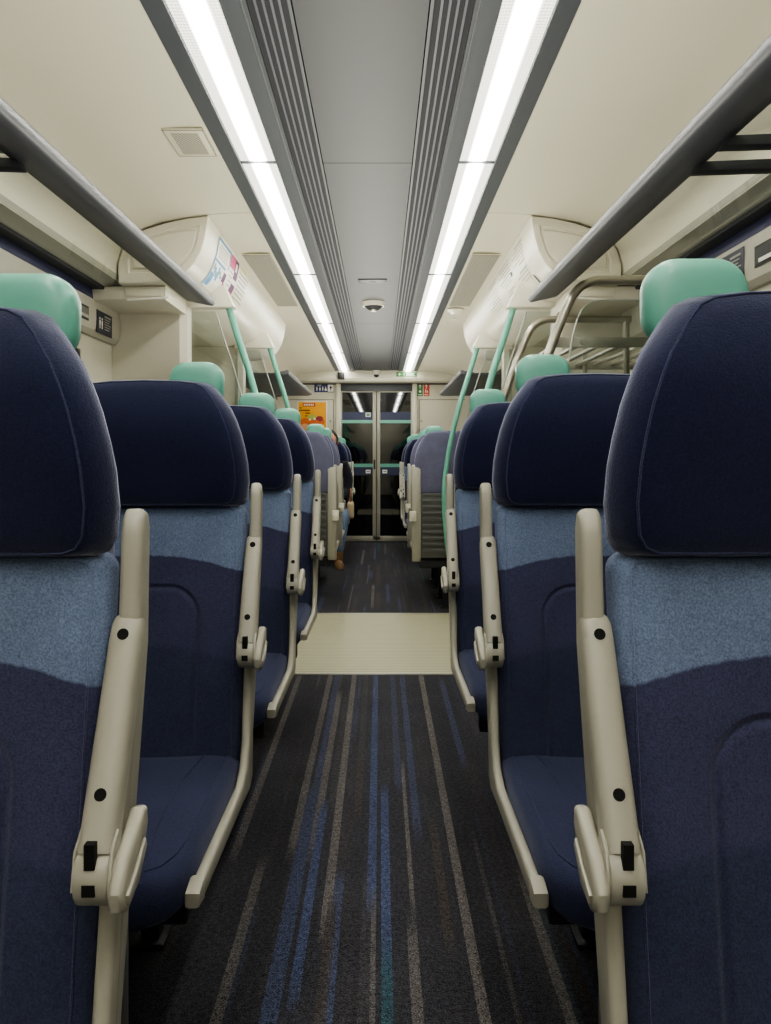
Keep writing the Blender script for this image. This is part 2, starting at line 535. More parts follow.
# ceiling lights: one module per joint
joints = [YB, -.57, 1.08, 2.73, 4.41, 6.03, 7.75, YE]
ordw = ['behind the first seats', 'over the first seats', 'before the first visible ceiling joint', 'over the third and fourth seat rows', 'over the pale vestibule floor',
        'just past the vestibule', 'last in line before the end doors']
for s, sn in ((-1, 'left'), (1, 'right')):
    for j in range(len(joints) - 1):
        ya, yb = joints[j] + .006, joints[j + 1] - .006
        L = yb - ya
        root = empty('ceiling_light', (s * .3855, (ya + yb) / 2, ZC))
        tag(root, '%s hand glowing prismatic ceiling strip light, %s' % (sn, ordw[j]), 'ceiling light', 'strip lights in the ceiling')
        bm = bmesh.new(); box(bm, -.0625, .0625, -L / 2, L / 2, .004, .012)
        finish(bm, 'diffuser', M['light'], root, smooth=0)
        bm = bmesh.new(); box(bm, -.0625, .0625, L / 2 - .004, L / 2 + .004, -.003, .012)
        finish(bm, 'end_strip', M['frame'], root, smooth=0)
        if j == len(joints) - 2:
            pass

# side walls
WX = 1.24
WINS = [(-1.5, -.1), (.35, 1.75), (1.93, 3.30), (5.65, 7.05), (7.45, 8.85)]
DY0, DY1 = 3.84, 5.10
wn = 0
for s, nm in ((-1, 'left'), (1, 'right')):
    bm = bmesh.new()
    xa, xb = sorted((s * WX, s * (WX + .08)))
    z0w, z1w = .88, 1.52
    edges = []
    cur = YB
    for (a, b) in WINS[:3]:
        box(bm, xa, xb, cur, a, z0w, z1w); cur = b
    box(bm, xa, xb, cur, DY0, z0w, z1w)
    box(bm, xa, xb, YB, DY0, -.02, z0w); box(bm, xa, xb, YB, DY0, z1w, 2.05)
    cur = DY1
    for (a, b) in WINS[3:]:
        box(bm, xa, xb, cur, a, z0w, z1w); cur = b
    box(bm, xa, xb, cur, YW, z0w, z1w)
    box(bm, xa, xb, DY1, YW, -.02, z0w); box(bm, xa, xb, DY1, YW, z1w, 2.05)
    box(bm, xa, xb, DY0, DY1, 1.86, 2.05)
    struct(finish(bm, 'wall_' + nm, M['cream'], smooth=0))
    for (a, b) in WINS:
        wn += 1
        w = empty('window_%d' % wn, (s * WX, (a + b) / 2, 1.2)); struct(w)
        hw, hh = (b - a) / 2, .32
        bm = bmesh.new()
        out = rrect(hw + .012, hh + .012, .12, 8); inn = rrect(hw - .03, hh - .03, .10, 8)
        n = len(out)
        A = [bm.verts.new((0 - s * .006, p[0], p[1])) for p in out]; B = [bm.verts.new((-s * .006, p[0], p[1])) for p in inn]
        C = [bm.verts.new((s * .05, p[0], p[1])) for p in inn]
        D = [bm.verts.new((s * .002, p[0], p[1])) for p in out]
        for k in range(n):
            k2 = (k + 1) % n
            bm.faces.new((A[k], A[k2], B[k2], B[k])); bm.faces.new((B[k], B[k2], C[k2], C[k])); bm.faces.new((A[k], A[k2], D[k2], D[k]))
        # square corner fillers
        bmesh.ops.recalc_face_normals(bm, faces=bm.faces)
        finish(bm, 'window_frame', M['dgrey'], w, smooth=40)
        bm = bmesh.new(); x0, x1 = sorted((s * .045, s * .051)); box(bm, x0, x1, -hw - .02, hw + .02, -hh - .02, hh + .02)
        finish(bm, 'window_glass', M['win_glass'], w, smooth=0)
    # outside night sheet seen through the windows
    bm = bmesh.new(); x0, x1 = sorted((s * 1.42, s * 1.44)); box(bm, x0, x1, YB, YW, -.1, 2.1)
    struct(finish(bm, 'wall_' + nm, M['black'], smooth=0))
    # luggage trough at the foot of the cove
    for (ya, yb) in ((YB, 3.68), (V1 + .07, YE)):
        bm = bmesh.new()
        prism(bm, [(s * 1.083, 1.818), (s * 1.16, 1.796), (s * 1.165, 1.83), (s * 1.083, 1.85)], ya, yb, 'y')
        struct(finish(bm, 'trim_4', M['olive'], smooth=0))
        bm = bmesh.new(); x0, x1 = sorted((s * 1.152, s * 1.245)); box(bm, x0, x1, ya, yb, 1.785, 1.81)
        struct(finish(bm, 'trim_5', M['dark'], smooth=0))
        bm = bmesh.new()
        prism(bm, [(s * 1.245, 1.785), (s * 1.205, 1.785), (s * 1.200, 1.75), (s * 1.200, 1.745), (s * 1.245, 1.745)], ya, yb, 'y')
        struct(finish(bm, 'trim_6', M['navy_trim'], smooth=0))
        bm = bmesh.new()
        prism(bm, [(s * 1.242, 1.745), (s * 1.202, 1.745), (s * 1.198, 1.66), (s * 1.205, 1.612), (s * 1.222, 1.592), (s * 1.242, 1.59)], ya, yb, 'y')
        struct(finish(bm, 'trim_7', M['panel'], smooth=30))
    # skirting heater duct
    for (ya, yb) in ((YB, 3.66), (V1 + .09, YE)):
        bm = bmesh.new(); x0, x1 = sorted((s * 1.20, s * 1.24)); box(bm, x0, x1, ya, yb, .0, .16, .008)
        struct(finish(bm, 'baseboard_' + nm, M['dgrey']))

# side doors of the vestibule
dn = 0
for s in (-1, 1):
    for (a, b, hs) in ((DY0, (DY0 + DY1) / 2 - .004, 1), ((DY0 + DY1) / 2 + .004, DY1, -1)):
        dn += 1
        d = empty('door_%d' % dn, (s * 1.27, (a + b) / 2, 0)); struct(d)
        hw = (b - a) / 2
        bm = bmesh.new()
        for (y0, y1, z0, z1) in ((-hw, hw, 0, .75), (-hw, hw, 1.65, 1.86), (-hw, -hw + .1, .75, 1.65), (hw - .1, hw, .75, 1.65)):
            box(bm, -.015, .015, y0, y1, z0 + .004, z1)
        finish(bm, 'door_leaf', M['panel'], d, smooth=0)
        bm = bmesh.new(); box(bm, -.004, .004, -hw + .1, hw - .1, .75, 1.65)
        finish(bm, 'window_glass', M['win_glass'], d, smooth=0)
        bm = bmesh.new(); y = hs * (hw - .05); x0, x1 = sorted((-s * .045, -s * .015)); box(bm, x0, x1, y - .012, y + .012, .9, 1.25, .008)
        finish(bm, 'handle', M['mint'], d)

# rear bulkhead behind the camera
bm = bmesh.new(); box(bm, -1.3, 1.3, YB - .06, YB, -.02, 2.2)
struct(finish(bm, 'wall_rear', M['cream'], smooth=0))

# end wall
bm = bmesh.new()
OW = .44; OT = 1.985
box(bm, -1.3, -OW, YW, YW + .08, -.02, 2.12); box(bm, OW, 1.3, YW, YW + .08, -.02, 2.12); box(bm, -OW, OW, YW, YW + .08, OT, 2.12)
struct(finish(bm, 'wall_end', M['cream'], smooth=0))
bm = bmesh.new()
prism(bm, [(YE - .02, 2.105), (YE - .02, 2.01), (YE + .01, 1.975), (YW, 1.97), (YW, 2.105)], -1.22, 1.22, 'x')
struct(finish(bm, 'trim_8', M['cream'], smooth=0))
bm = bmesh.new(); box(bm, -1.22, 1.22, YW - .02, YW, 1.955, 1.972)
struct(finish(bm, 'trim_9', M['dgrey'], smooth=0))
bm = bmesh.new()      # vertical jambs and header of the doorway
box(bm, -.505, -.445, YW - .05, YW, 0, 1.965, .012); box(bm, .445, .505, YW - .05, YW, 0, 1.965, .012)
struct(finish(bm, 'trim_10', M['cream']))
bm = bmesh.new(); box(bm, -.445, .445, YW - .045, YW + .05, 1.875, 1.955, .006)
struct(finish(bm, 'trim_11', M['frame']))
bm = bmesh.new()      # grooves round the equipment cupboards
for s in (-1, 1):
    box(bm, s * .82 - .285, s * .82 + .285, YW - .003, YW + .001, 1.765, 1.771)
    xx = s * .535; box(bm, xx - .003, xx + .003, YW - .003, YW + .001, .05, 1.771)
struct(finish(bm, 'trim_12', M['dgrey'], smooth=0))

# cupboard locks
for s, lb in ((-1, 'small round lock on cream cupboard beside the orange poster'), (1, 'small round lock on cream cupboard under the green and red signs')):
    bm = bmesh.new(); cyl(bm, (0, -.006, 0), .014, .006, 'y', 14); cyl(bm, (0, -.008, 0), .005, .003, 'y', 8, 1)
    o = finish(bm, 'cupboard_lock', [M['steel'], M['black']], loc=(-.575 if s < 0 else .56, YW, 1.50))
    tag(o, lb, 'lock')

# gangway doors
for s, x0, x1 in ((-1, -.44, -.004), (1, .004, .44)):
    d = empty('door_%d' % (5 if s < 0 else 6), ((x0 + x1) / 2, YW + .01, 0)); struct(d)
    h = (x1 - x0) / 2
    inn = h if s < 0 else -h     # closing edge side
    bm = bmesh.new()
    a, b = sorted((inn, inn - math.copysign(.043, inn))); box(bm, a, b, -.02, .02, .02, 1.875, .004)
    a, b = sorted((-inn, -inn + math.copysign(.012, inn))); box(bm, a, b, -.02, .02, .02, 1.875)
    box(bm, -h, h, -.02, .02, .004, .07, .004); box(bm, -h, h, -.02, .02, 1.86, 1.88)
    finish(bm, 'door_frame', M['seatcream'], d)
    bm = bmesh.new(); box(bm, -h + .005, h - .005, -.004, .004, .06, 1.87)
    finish(bm, 'door_glass', M['door_glass'], d, smooth=0)
    bm = bmesh.new()
    a, b = -h + .008 if s < 0 else -h + .043, h - .043 if s < 0 else h - .008
    for (z0, z1, mi) in ((1.475, 1.515, 0), (1.517, 1.615, 1), (.927, .97, 0), (.825, .925, 1)):
        box(bm, a, b, -.007, -.0045, z0, z1, 0, mi)
    finish(bm, 'glass_band', [M['mintband'], M['navyband']], d, smooth=0)
    bm = bmesh.new(); xx = .115 * -s * -1
    xx = (h - .10) if s < 0 else (-h + .10)
    box(bm, xx - .03, xx + .03, -.009, -.0072, .85, .895, .0, 0)
    for t in (-1, 1):
        box(bm, xx - .02, xx + .02, -.0098, -.009, .868, .876, 0, 1)
    finish(bm, 'arrow_sticker', [M['white'], M['dgrey']], d, smooth=0)
    if s < 0:
        bm = bmesh.new(); box(bm, h - .03, h - .01, -.04, -.02, .90, 1.02, .006)
        finish(bm, 'handle', M['dgrey'], d)
        bm = bmesh.new(); box(bm, h - .13, h - .07, -.012, -.0045, 1.555, 1.605, 0, 0); box(bm, h - .122, h - .078, -.0125, -.012, 1.562, 1.598, 0, 1)
        finish(bm, 'sticker', [M['white'], plastic('sticker_green', '5E7C62', .5)], d, smooth=0)
# dark gangway behind the doors
bm = bmesh.new()
box(bm, -.75, .75, 11.6, 11.65, -.02, 2.1); box(bm, -.8, -.75, YW + .08, 11.65, -.02, 2.1); box(bm, .75, .8, YW + .08, 11.65, -.02, 2.1)
box(bm, -.8, .8, YW + .08, 11.65, -.03, -.01); box(bm, -.8, .8, YW + .08, 11.65, 2.08, 2.12)
struct(finish(bm, 'wall_gangway', M['dark'], smooth=0))

# ------------------------------------------------------------------ overhead door covers (pods), draught partitions
POD = [(.690, 2.088), (.694, 2.05), (.705, 1.99), (.722, 1.935), (.748, 1.885), (.785, 1.845), (.84, 1.818), (.92, 1.804), (1.072, 1.80)]
PODO = [(1.072, 1.80), (1.076, 1.88), (1.055, 1.945), (1.02, 1.99), (.96, 2.030), (.87, 2.058), (.78, 2.078)]
PY0, PY1 = 3.30, 6.0
for s, nm in ((-1, 'left'), (1, 'right')):
    p = empty('overhead_door_cover', (s * .87, PY0, 1.8))
    tag(p, 'curved cream overhead cover above the %s hand vestibule door, %s' % (nm, 'carrying a blue and pink notice' if s < 0 else 'carrying lines of small black print'), 'door cover')
    bm = bmesh.new()
    P = [(s * (x - .87), z - 1.8) for x, z in POD] + [(s * (x - .87), z - 1.8) for x, z in PODO[1:]]
    prism(bm, P, 0, PY1 - PY0, 'y')
    finish(bm, 'curved_shell', M['pod'], p, smooth=35)
    bm = bmesh.new()      # embossed end panel
    cx = sum(q[0] for q in P) / len(P); cz = sum(q[1] for q in P) / len(P) 
    r0 = [(cx + (q[0] - cx) * 1.0, cz + (q[1] - cz) * 1.0) for q in P]
    def sc(f, g): return [(cx + (q[0] - cx) * f, cz + (q[1] - cz) * g) for q in P]
    lev = [(1.0, 1.0, 0), (1.0, 1.0, -.010), (.985, .97, -.014), (.80, .72, -.014), (.77, .68, -.006), (.72, .60, -.006), (.69, .55, -.013)]
    rings = [[bm.verts.new((u, d, v)) for (u, v) in sc(f, g)] for (f, g, d) in lev]
    n = len(P)
    for A, B in zip(rings, rings[1:]):
        for k in range(n): bm.faces.new((A[k], A[(k + 1) % n], B[(k + 1) % n], B[k]))
    bm.faces.new(rings[-1])
    bmesh.ops.recalc_face_normals(bm, faces=bm.faces)
    finish(bm, 'end_panel', M['pod'], p, smooth=25)
    bm = bmesh.new()      # seam line round the shell
    for k in range(len(POD) - 2):
        (xa, za), (xb, zb) = POD[k], POD[k + 1]
        for yy in (.26,):
            q = [Vector((s * (xa - .87 - .0008), yy, za - 1.8 - .0008)), Vector((s * (xb - .87 - .0008), yy, zb - 1.8 - .0008))]
            f = bm.faces.new([bm.verts.new(q[0]), bm.verts.new(q[1]), bm.verts.new(q[1] + Vector((0, .003, 0))), bm.verts.new(q[0] + Vector((0, .003, 0)))])
    finish(bm, 'seam', M['dgrey'], p, smooth=0)
    bm = bmesh.new()      # lower moulding under the end
    x0, x1 = sorted((s * (.885 - .87), s * (1.235 - .87)))
    prism(bm, [(x0, -.06), (x1, -.06), (x1, 0), (x0, 0)], .04, .40, 'y', .008)
    x0, x1 = sorted((s * (.90 - .87), s * (1.06 - .87)))
    box(bm, x0, x1, .032, .041, -.048, -.012, .004)
    finish(bm, 'lower_moulding', M['cream'], p)
    bm = bmesh.new(); xa, xb = s * (.87 - .87), s * (1.05 - .87)
    tube(bm, [(xa, .030, -.052), (xb, .030, -.064)], .004, 6)
    finish(bm, 'light_strip', M['white'], p)

def screen_curve(off=0.0):
    return smooth_path([(.700 + off, 1.80), (.655 + off, 1.65), (.590 + off, 1.445), (.515 + off, 1.14), (.475 + off, .83), (.492 + off, .50), (.525 + off, .25), (.545 + off, .0)], 5) if False else \
        [(v[0], v[1]) for v in smooth_path([(.700 + off, 1.80, 0), (.655 + off, 1.65, 0), (.590 + off, 1.445, 0), (.515 + off, 1.14, 0), (.475 + off, .83, 0), (.492 + off, .50, 0), (.525 + off, .25, 0), (.545 + off, .0, 0)], 5)]

for s, nm in ((-1, 'left'), (1, 'right')):
    for y, fn in ((3.78, 'near'), (5.17, 'far')):
        d = empty('draught_screen', (s * .8, y, 0))
        tag(d, '%s hand draught screen with curved mint grab pole, %s side of vestibule' % (nm, fn), 'draught screen', 'draught screens round the vestibule')
        T = lambda x: s * (x - .8)
        bm = bmesh.new(); tube(bm, [(T(x), 0, z) for x, z in screen_curve()], .0165, 12)
        finish(bm, 'grab_pole', M['mint'], d)
        bm = bmesh.new()
        pts = [(T(.662), 1.785), (T(.715), 1.895), (T(.93), 1.895), (T(.93), 1.785)]
        prism(bm, pts, -.035, .035, 'y', .008)
        finish(bm, 'header', M['pod'], d)
        bm = bmesh.new()
        cv = [(x, z) for x, z in screen_curve(.07) if z < 1.79 and z > .12]
        pts = [(T(x), z) for x, z in cv] + [(T(.93), cv[-1][1]), (T(.93), cv[0][1])]
        prism(bm, pts, -.004, .004, 'y')
        finish(bm, 'glass_pane', M['glass'], d, smooth=0)
        bm = bmesh.new(); tube(bm, [(T(x), 0, z) for x, z in cv], .0035, 6)
        finish(bm, 'glass_edge', M['glassedge'], d)
    bm = bmesh.new(); x0, x1 = sorted((s * 1.05, s * 1.26)); box(bm, x0, x1, 3.70, 6.0, 1.802, 1.84)
    struct(finish(bm, 'ceiling', M['cream'], smooth=0))
    # solid partitions at wall
    for y0, y1 in ((3.685, 3.80), (5.19, 5.32)):
        bm = bmesh.new(); x0, x1 = sorted((s * .885, s * 1.26))
        if y0 < 4:
            prism(bm, [(s * .885, y1), (s * .885, y0 + .03), (s * .915, y0), (s * 1.26, y0), (s * 1.26, y1)], 0.0, 1.785, 'z')
        else:
            prism(bm, [(s * .885, y1), (s * .885, y0 + .03), (s * .915, y0), (s * 1.26, y0), (s * 1.26, y1)], 0.0, 1.80, 'z')
        struct(finish(bm, 'wall_partition', M['cream'], smooth=0))

# print on the pods
def pod_pt(s, y, t, off=.0025):
    segs = []; L = 0
    for a, b in zip(POD, POD[1:]):
        l = math.dist(a, b); segs.append((L, l, a, b)); L += l
    for (l0, l, a, b) in segs:
        if t <= l0 + l + 1e-9:
            f = (t - l0) / l
            x = a[0] + (b[0] - a[0]) * f; z = a[1] + (b[1] - a[1]) * f
            nx, nz = (b[1] - a[1]) / l, -(b[0] - a[0]) / l
            return Vector((s * (x + nx * off), y, z + nz * off))
def pod_patch(bm, s, y0, y1, t0, t1, mi=0, off=.0025):
    n = max(1, int((t1 - t0) / .02) + 1)
    for k in range(n):
        ta, tb = t0 + (t1 - t0) * k / n, t0 + (t1 - t0) * (k + 1) / n
        vs = [bm.verts.new(pod_pt(s, a, b, off)) for a, b in ((y0, ta), (y1, ta), (y1, tb), (y0, tb))]
        f = bm.faces.new(vs); f.material_index = mi
C_blue = plastic('print_blue', '4E93C0', .5); C_pink = plastic('print_pink', 'C8517A', .5); C_plum = plastic('print_plum', '5A2D55', .5)
C_txt = plastic('print_grey_text', '9A978E', .6); C_yel = plastic('print_yellow', 'D3C85A', .5); C_dk = plastic('print_dark', '4A4A48', .6)
bm = bmesh.new()
pod_patch(bm, -1, 3.52, 3.98, .02, .255, 0, .0018)       # sheet
pod_patch(bm, -1, 3.52, 3.80, .02, .032, 1); pod_patch(bm, -1, 3.52, 3.532, .02, .255, 1)
pod_patch(bm, -1, 3.79, 3.81, .02, .11, 1)
pod_patch(bm, -1, 3.53, 3.75, .115, .128, 1)
for k in range(6):
    pod_patch(bm, -1, 3.545 + .03 * k, 3.575 + .03 * k, .135 + .014 * (k % 3), .165 + .012 * (k % 4), 1 if k % 2 else 4)
pod_patch(bm, -1, 3.54, 3.60, .18, .245, 1)
for k in range(5): pod_patch(bm, -1, 3.56, 3.76, .045 + .013 * k, .050 + .013 * k, 4)
pod_patch(bm, -1, 3.815, 3.93, .022, .085, 2); pod_patch(bm, -1, 3.93, 4.02, .022, .12, 3)
pod_patch(bm, -1, 3.95, 3.985, .04, .08, 0, .0032)
pod_patch(bm, -1, 3.74, 3.80, .135, .18, 3); pod_patch(bm, -1, 3.78, 3.83, .18, .25, 2)
pod_patch(bm, -1, 3.93, 4.02, .145, .185, 3); pod_patch(bm, -1, 3.93, 4.02, .185, .235, 2)
for k in range(6): pod_patch(bm, -1, 3.84, 3.92, .10 + .022 * k, .106 + .022 * k, 4)
pod_patch(bm, -1, 4.10, 4.22, .025, .034, 5)
for k in range(7):
    pod_patch(bm, -1, 4.05, 4.30 - .02 * (k % 3), .055 + .022 * k, .062 + .022 * k, 4)
o = finish(bm, 'notice', [M['white'], C_blue, C_pink, C_plum, C_txt, C_yel], smooth=0)
tag(o, 'blue framed map notice with pink and plum blocks, printed on left overhead door cover', 'notice')
bm = bmesh.new()
rnd = random.Random(3)
for blk, (ya, yb) in enumerate(((3.52, 3.82), (3.88, 4.25), (4.3, 4.7))):
    for k in range(11):
        t = .03 + .017 * k
        if rnd.random() < .15: continue
        y0 = ya + .02 * rnd.random(); y1 = y0 + (yb - ya) * rnd.uniform(.45, .95)
        pod_patch(bm, 1, y0, y1, t, t + .0035, rnd.choice((0, 0, 1)))
pod_patch(bm, 1, 3.86, 3.90, .10, .12, 1)
pod_patch(bm, 1, 3.50, 3.52, .21, .255, 1)
o = finish(bm, 'notice', [C_txt, C_dk], smooth=0)
tag(o, 'columns of small black printed text on right overhead door cover', 'notice')

# ------------------------------------------------------------------ luggage racks
def rack(s, y0, y1, label, solid=False, brackets=()):
    r = empty('luggage_rack', (s * .67, y0, 1.70)); tag(r, label, 'luggage rack', 'overhead luggage racks')
    T = lambda x: s * (x - .67)
    L = y1 - y0
    bm = bmesh.new()
    prof = [(.670, 1.737), (.663, 1.726), (.664, 1.712), (.674, 1.703), (.700, 1.703), (.740, 1.710), (.772, 1.718), (.776, 1.724), (.745, 1.722), (.712, 1.722), (.688, 1.732), (.678, 1.738)]
    if solid: prof = [(.668, 1.728), (.662, 1.718), (.668, 1.700), (.69, 1.695), (.76, 1.697), (.776, 1.70), (.776, 1.71), (.70, 1.722), (.68, 1.73)]
    P = [(T(x), z - 1.70) for x, z in prof]
    prism(bm, P, 0, L - .10, 'y')
    # tapered end
    fs = [f for f in bm.faces]
    e0 = [bm.verts.new((p[0], L - .10, p[1])) for p in P]
    e1 = [bm.verts.new((T(.675) + (p[0] - T(.675)) * .55, L - .03, .030 + (p[1] - .030) * .75)) for p in P]
    e2 = [bm.verts.new((T(.675) + (p[0] - T(.675)) * .15, L, .034 + (p[1] - .034) * .35)) for p in P]
    n = len(P)
    nf = []
    for A, B in ((e0, e1), (e1, e2)):
        for k in range(n): nf.append(bm.faces.new((A[k], A[(k + 1) % n], B[(k + 1) % n], B[k])))
    nf.append(bm.faces.new(e2))
    bmesh.ops.recalc_face_normals(bm, faces=nf)
    finish(bm, 'nose_rail', M['alu'], r, smooth=50)
    bm = bmesh.new(); x0, x1 = sorted((T(.77), T(1.10)))
    if solid: prism(bm, [(T(.70), -.004), (T(1.20), .0), (T(1.20), .012), (T(.70), .008)], 0.02, L - .03, 'y')
    else: prism(bm, [(T(.765), .020), (T(1.08), .058), (T(1.08), .064), (T(.765), .026)], 0.02, L - .12, 'y')
    finish(bm, 'shelf', M['alu'] if solid else M['shelf_glass'], r, smooth=0)
    for yb in brackets:
        bm = bmesh.new()
        prism(bm, [(T(.75), -.002), (T(.76), .02), (T(.95), .028), (T(1.09), .055), (T(1.16), .10), (T(1.16), .075), (T(1.10), .030), (T(.95), .004)], yb - y0, yb - y0 + .035, 'y', .003)
        finish(bm, 'bracket', M['dgrey'], r)
    return r
rack(-1, YB + .05, 3.35, 'left hand overhead luggage rack with grey metal nose rail, near the camera', brackets=(-.8, .5, 1.70))
rack(1, YB + .05, 3.27, 'right hand overhead luggage rack with grey metal nose rail, near the camera', brackets=(-.8, .5, 1.58, 1.72))
rack(-1, 5.95, 8.12, 'left hand overhead luggage rack beyond the vestibule', True)
rack(1, 5.95, 8.12, 'right hand overhead luggage rack beyond the vestibule', True)
for s, nm in ((-1, 'left'), (1, 'right')):
    bm = bmesh.new(); x0, x1 = sorted((s * .80, s * 1.14)); 
    prism(bm, [(s * .79, 1.742), (s * 1.05, 1.776), (s * 1.05, 1.782), (s * .79, 1.748)], 1.70 if s < 0 else 1.84, 1.74 if s < 0 else 1.88, 'y')
    o = finish(bm, 'shelf_joint_strip', M['white'], smooth=0)
    tag(o, 'thin white joint strip across the %s glass rack shelf' % nm, 'strip')

# ------------------------------------------------------------------ luggage stack on the right, before the vestibule
ls = empty('luggage_stack', (.9, 3.1, 0))
tag(ls, 'floor standing steel tube luggage stack on the right, behind the third seat', 'luggage rack')
def loop_curve():
    return [(v[0], v[2]) for v in smooth_path([(.575, 0, 0), (.55, 0, .25), (.525, 0, .83), (.565, 0, 1.14), (.645, 0, 1.415), (.70, 0, 1.56), (.745, 0, 1.650), (.80, 0, 1.686), (.88, 0, 1.692), (1.22, 0, 1.692)], 5)]
for y in (2.76, 3.55):
    bm = bmesh.new(); tube(bm, [(x - .9, y - 3.1, z) for x, z in loop_curve()], .0165, 12)
    finish(bm, 'hoop', M['steel'], ls)
for zs in (1.475, .80, .30):
    for y in (2.80, 3.51):
        bm = bmesh.new(); box(bm, .66 - .9, 1.22 - .9, y - .01 - 3.1, y + .01 - 3.1, zs - .018, zs + .018, .003)
        cyl(bm, (.78 - .9, y - .022 - 3.1, zs), .012, .012, 'y', 12)
        finish(bm, 'shelf_beam', M['panel'], ls)
    for k in range(7):
        x = .70 + .08 * k
        bm = bmesh.new(); tube(bm, [(x - .9, 2.80 - 3.1, zs), (x - .9, 3.51 - 3.1, zs)], .009, 8)
        finish(bm, 'shelf_tube', M['steel'], ls)
for y in (2.86, 3.44):
    bm = bmesh.new(); tube(bm, [(.96 - .9, y - 3.1, 0), (.96 - .9, y - 3.1, 1.56)], .010, 8)
    finish(bm, 'post', M['steel'], ls)
bm = bmesh.new()
gp = [(v[0] - .9, v[2]) for v in smooth_path([(.655, 0, .2), (.66, 0, 1.10), (.70, 0, 1.33), (.735, 0, 1.52), (.775, 0, 1.595), (.85, 0, 1.615), (1.20, 0, 1.615)], 5)]
prism(bm, gp + [(1.20 - .9, .2)], 2.725 - 3.1, 2.731 - 3.1, 'y')
finish(bm, 'glass_pane', M['glass'], ls, smooth=0)
bm = bmesh.new(); tube(bm, [(x, 2.728 - 3.1, z) for x, z in gp], .003, 6)
finish(bm, 'glass_edge', M['glassedge'], ls)

# ------------------------------------------------------------------ ceiling fittings
def ceiling_vent(s, y0, y1, x0, x1, label, mat, z):
    r = empty('ceiling_vent', (s * (x0 + x1) / 2, (y0 + y1) / 2, z)); tag(r, label, 'vent')
    hx, hy = (x1 - x0) / 2, (y1 - y0) / 2
    bm = bmesh.new(); box(bm, -hx, hx, -hy, hy, -.004, .004, .001); finish(bm, 'frame', M['cove'], r)
    bm = bmesh.new()
    for (a, b, c, d) in ((-hx, hx, -hy, -hy + .003), (-hx, hx, hy - .003, hy), (-hx, -hx + .003, -hy, hy), (hx - .003, hx, -hy, hy)):
        box(bm, a, b, c, d, -.0048, -.0035)
    finish(bm, 'edge_line', M['olive'], r, smooth=0)
    bm = bmesh.new(); g = .022 if hy < .2 else .004; box(bm, -hx + g, hx - g, -hy + g, hy - g, -.006, -.003); finish(bm, 'grille', mat, r, smooth=0)
ceiling_vent(-1, 2.43, 2.64, .515, .645, 'small perforated access panel in the left cream ceiling, near the camera', M['perf'], 2.093)
ceiling_vent(-1, 3.92, 5.25, .515, .655, 'long perforated speaker grille in the left ceiling above the vestibule', M['perfg'], 2.089)
ceiling_vent(1, 3.92, 5.25, .515, .655, 'long perforated speaker grille in the right ceiling above the vestibule', M['perfg'], 2.089)
bm = bmesh.new(); cyl(bm, (0, 0, -.012), .045, .014, 'z', 24, 0, .062); cyl(bm, (0, 0, -.03), .028, .018, 'z', 20, 0, .045)
tag(finish(bm, 'ceiling_speaker', M['pod'], loc=(.575, 5.42, 2.088)), 'small round cream dome on the right ceiling just past the long grille', 'ceiling dome')
for (x, y) in ((.60, 5.75), (.56, 5.95)):
    bm = bmesh.new(); cyl(bm, (0, 0, -.006), .010, .008, 'z', 12)
    tag(finish(bm, 'ceiling_stud', M['white'], loc=(x, y, 2.09)), 'tiny white stud on the right cream ceiling beyond the round dome', 'stud', 'studs on the right ceiling')
sd = empty('smoke_detector', (0, 5.2, ZC)); tag(sd, 'round white smoke detector with dark underside on grey centre ceiling panel', 'smoke detector')
bm = bmesh.new(); cyl(bm, (0, 0, -.028), .072, .030, 'z', 32, 0, .080); finish(bm, 'base', M['pod'], sd)
bm = bmesh.new(); cyl(bm, (0, 0, -.052), .030, .024, 'z', 28, 0, .064); finish(bm, 'sensor_ring', M['slot'], sd)
bm = bmesh.new(); cyl(bm, (0, 0, -.060), .020, .010, 'z', 20, 0, .028); finish(bm, 'tip', M['steel'], sd)
pl = empty('ceiling_plate', (0, 4.56, ZC)); tag(pl, 'flat rectangular plate on grey centre ceiling ahead of the smoke detector', 'plate')
bm = bmesh.new(); box(bm, -.085, .085, -.05, .05, -.006, .002, .002); finish(bm, 'cover', M['frame'], pl)
for x in (-.08, .08):
    bm = bmesh.new(); cyl(bm, (x, 0, -.009), .005, .004, 'z', 8); finish(bm, 'screw', M['steel'], pl)
bm = bmesh.new(); box(bm, -.02, .02, -.01, .01, -.0075, -.005); finish(bm, 'slot', M['black'], pl)
cc = empty('dome_camera', (0, YE - .03, 2.055)); tag(cc, 'small dome security camera on header above the end doors', 'camera')
bm = bmesh.new(); cyl(bm, (0, 0, -.005), .05, .05, 'z', 20, 0, .052); finish(bm, 'housing', M['pod'], cc)
bm = bmesh.new(); ellipsoid(bm, (0, 0, -.006), .033, .033, .035); finish(bm, 'lens_dome', M['black'], cc)
bm = bmesh.new(); box(bm, -.04, .04, -.03, .02, -.045, .045, .010)
tag(finish(bm, 'sensor_box', M['black'], loc=(-.425, YE - .04, 2.035)), 'small black box under left light strip on header above the end doors', 'sensor')

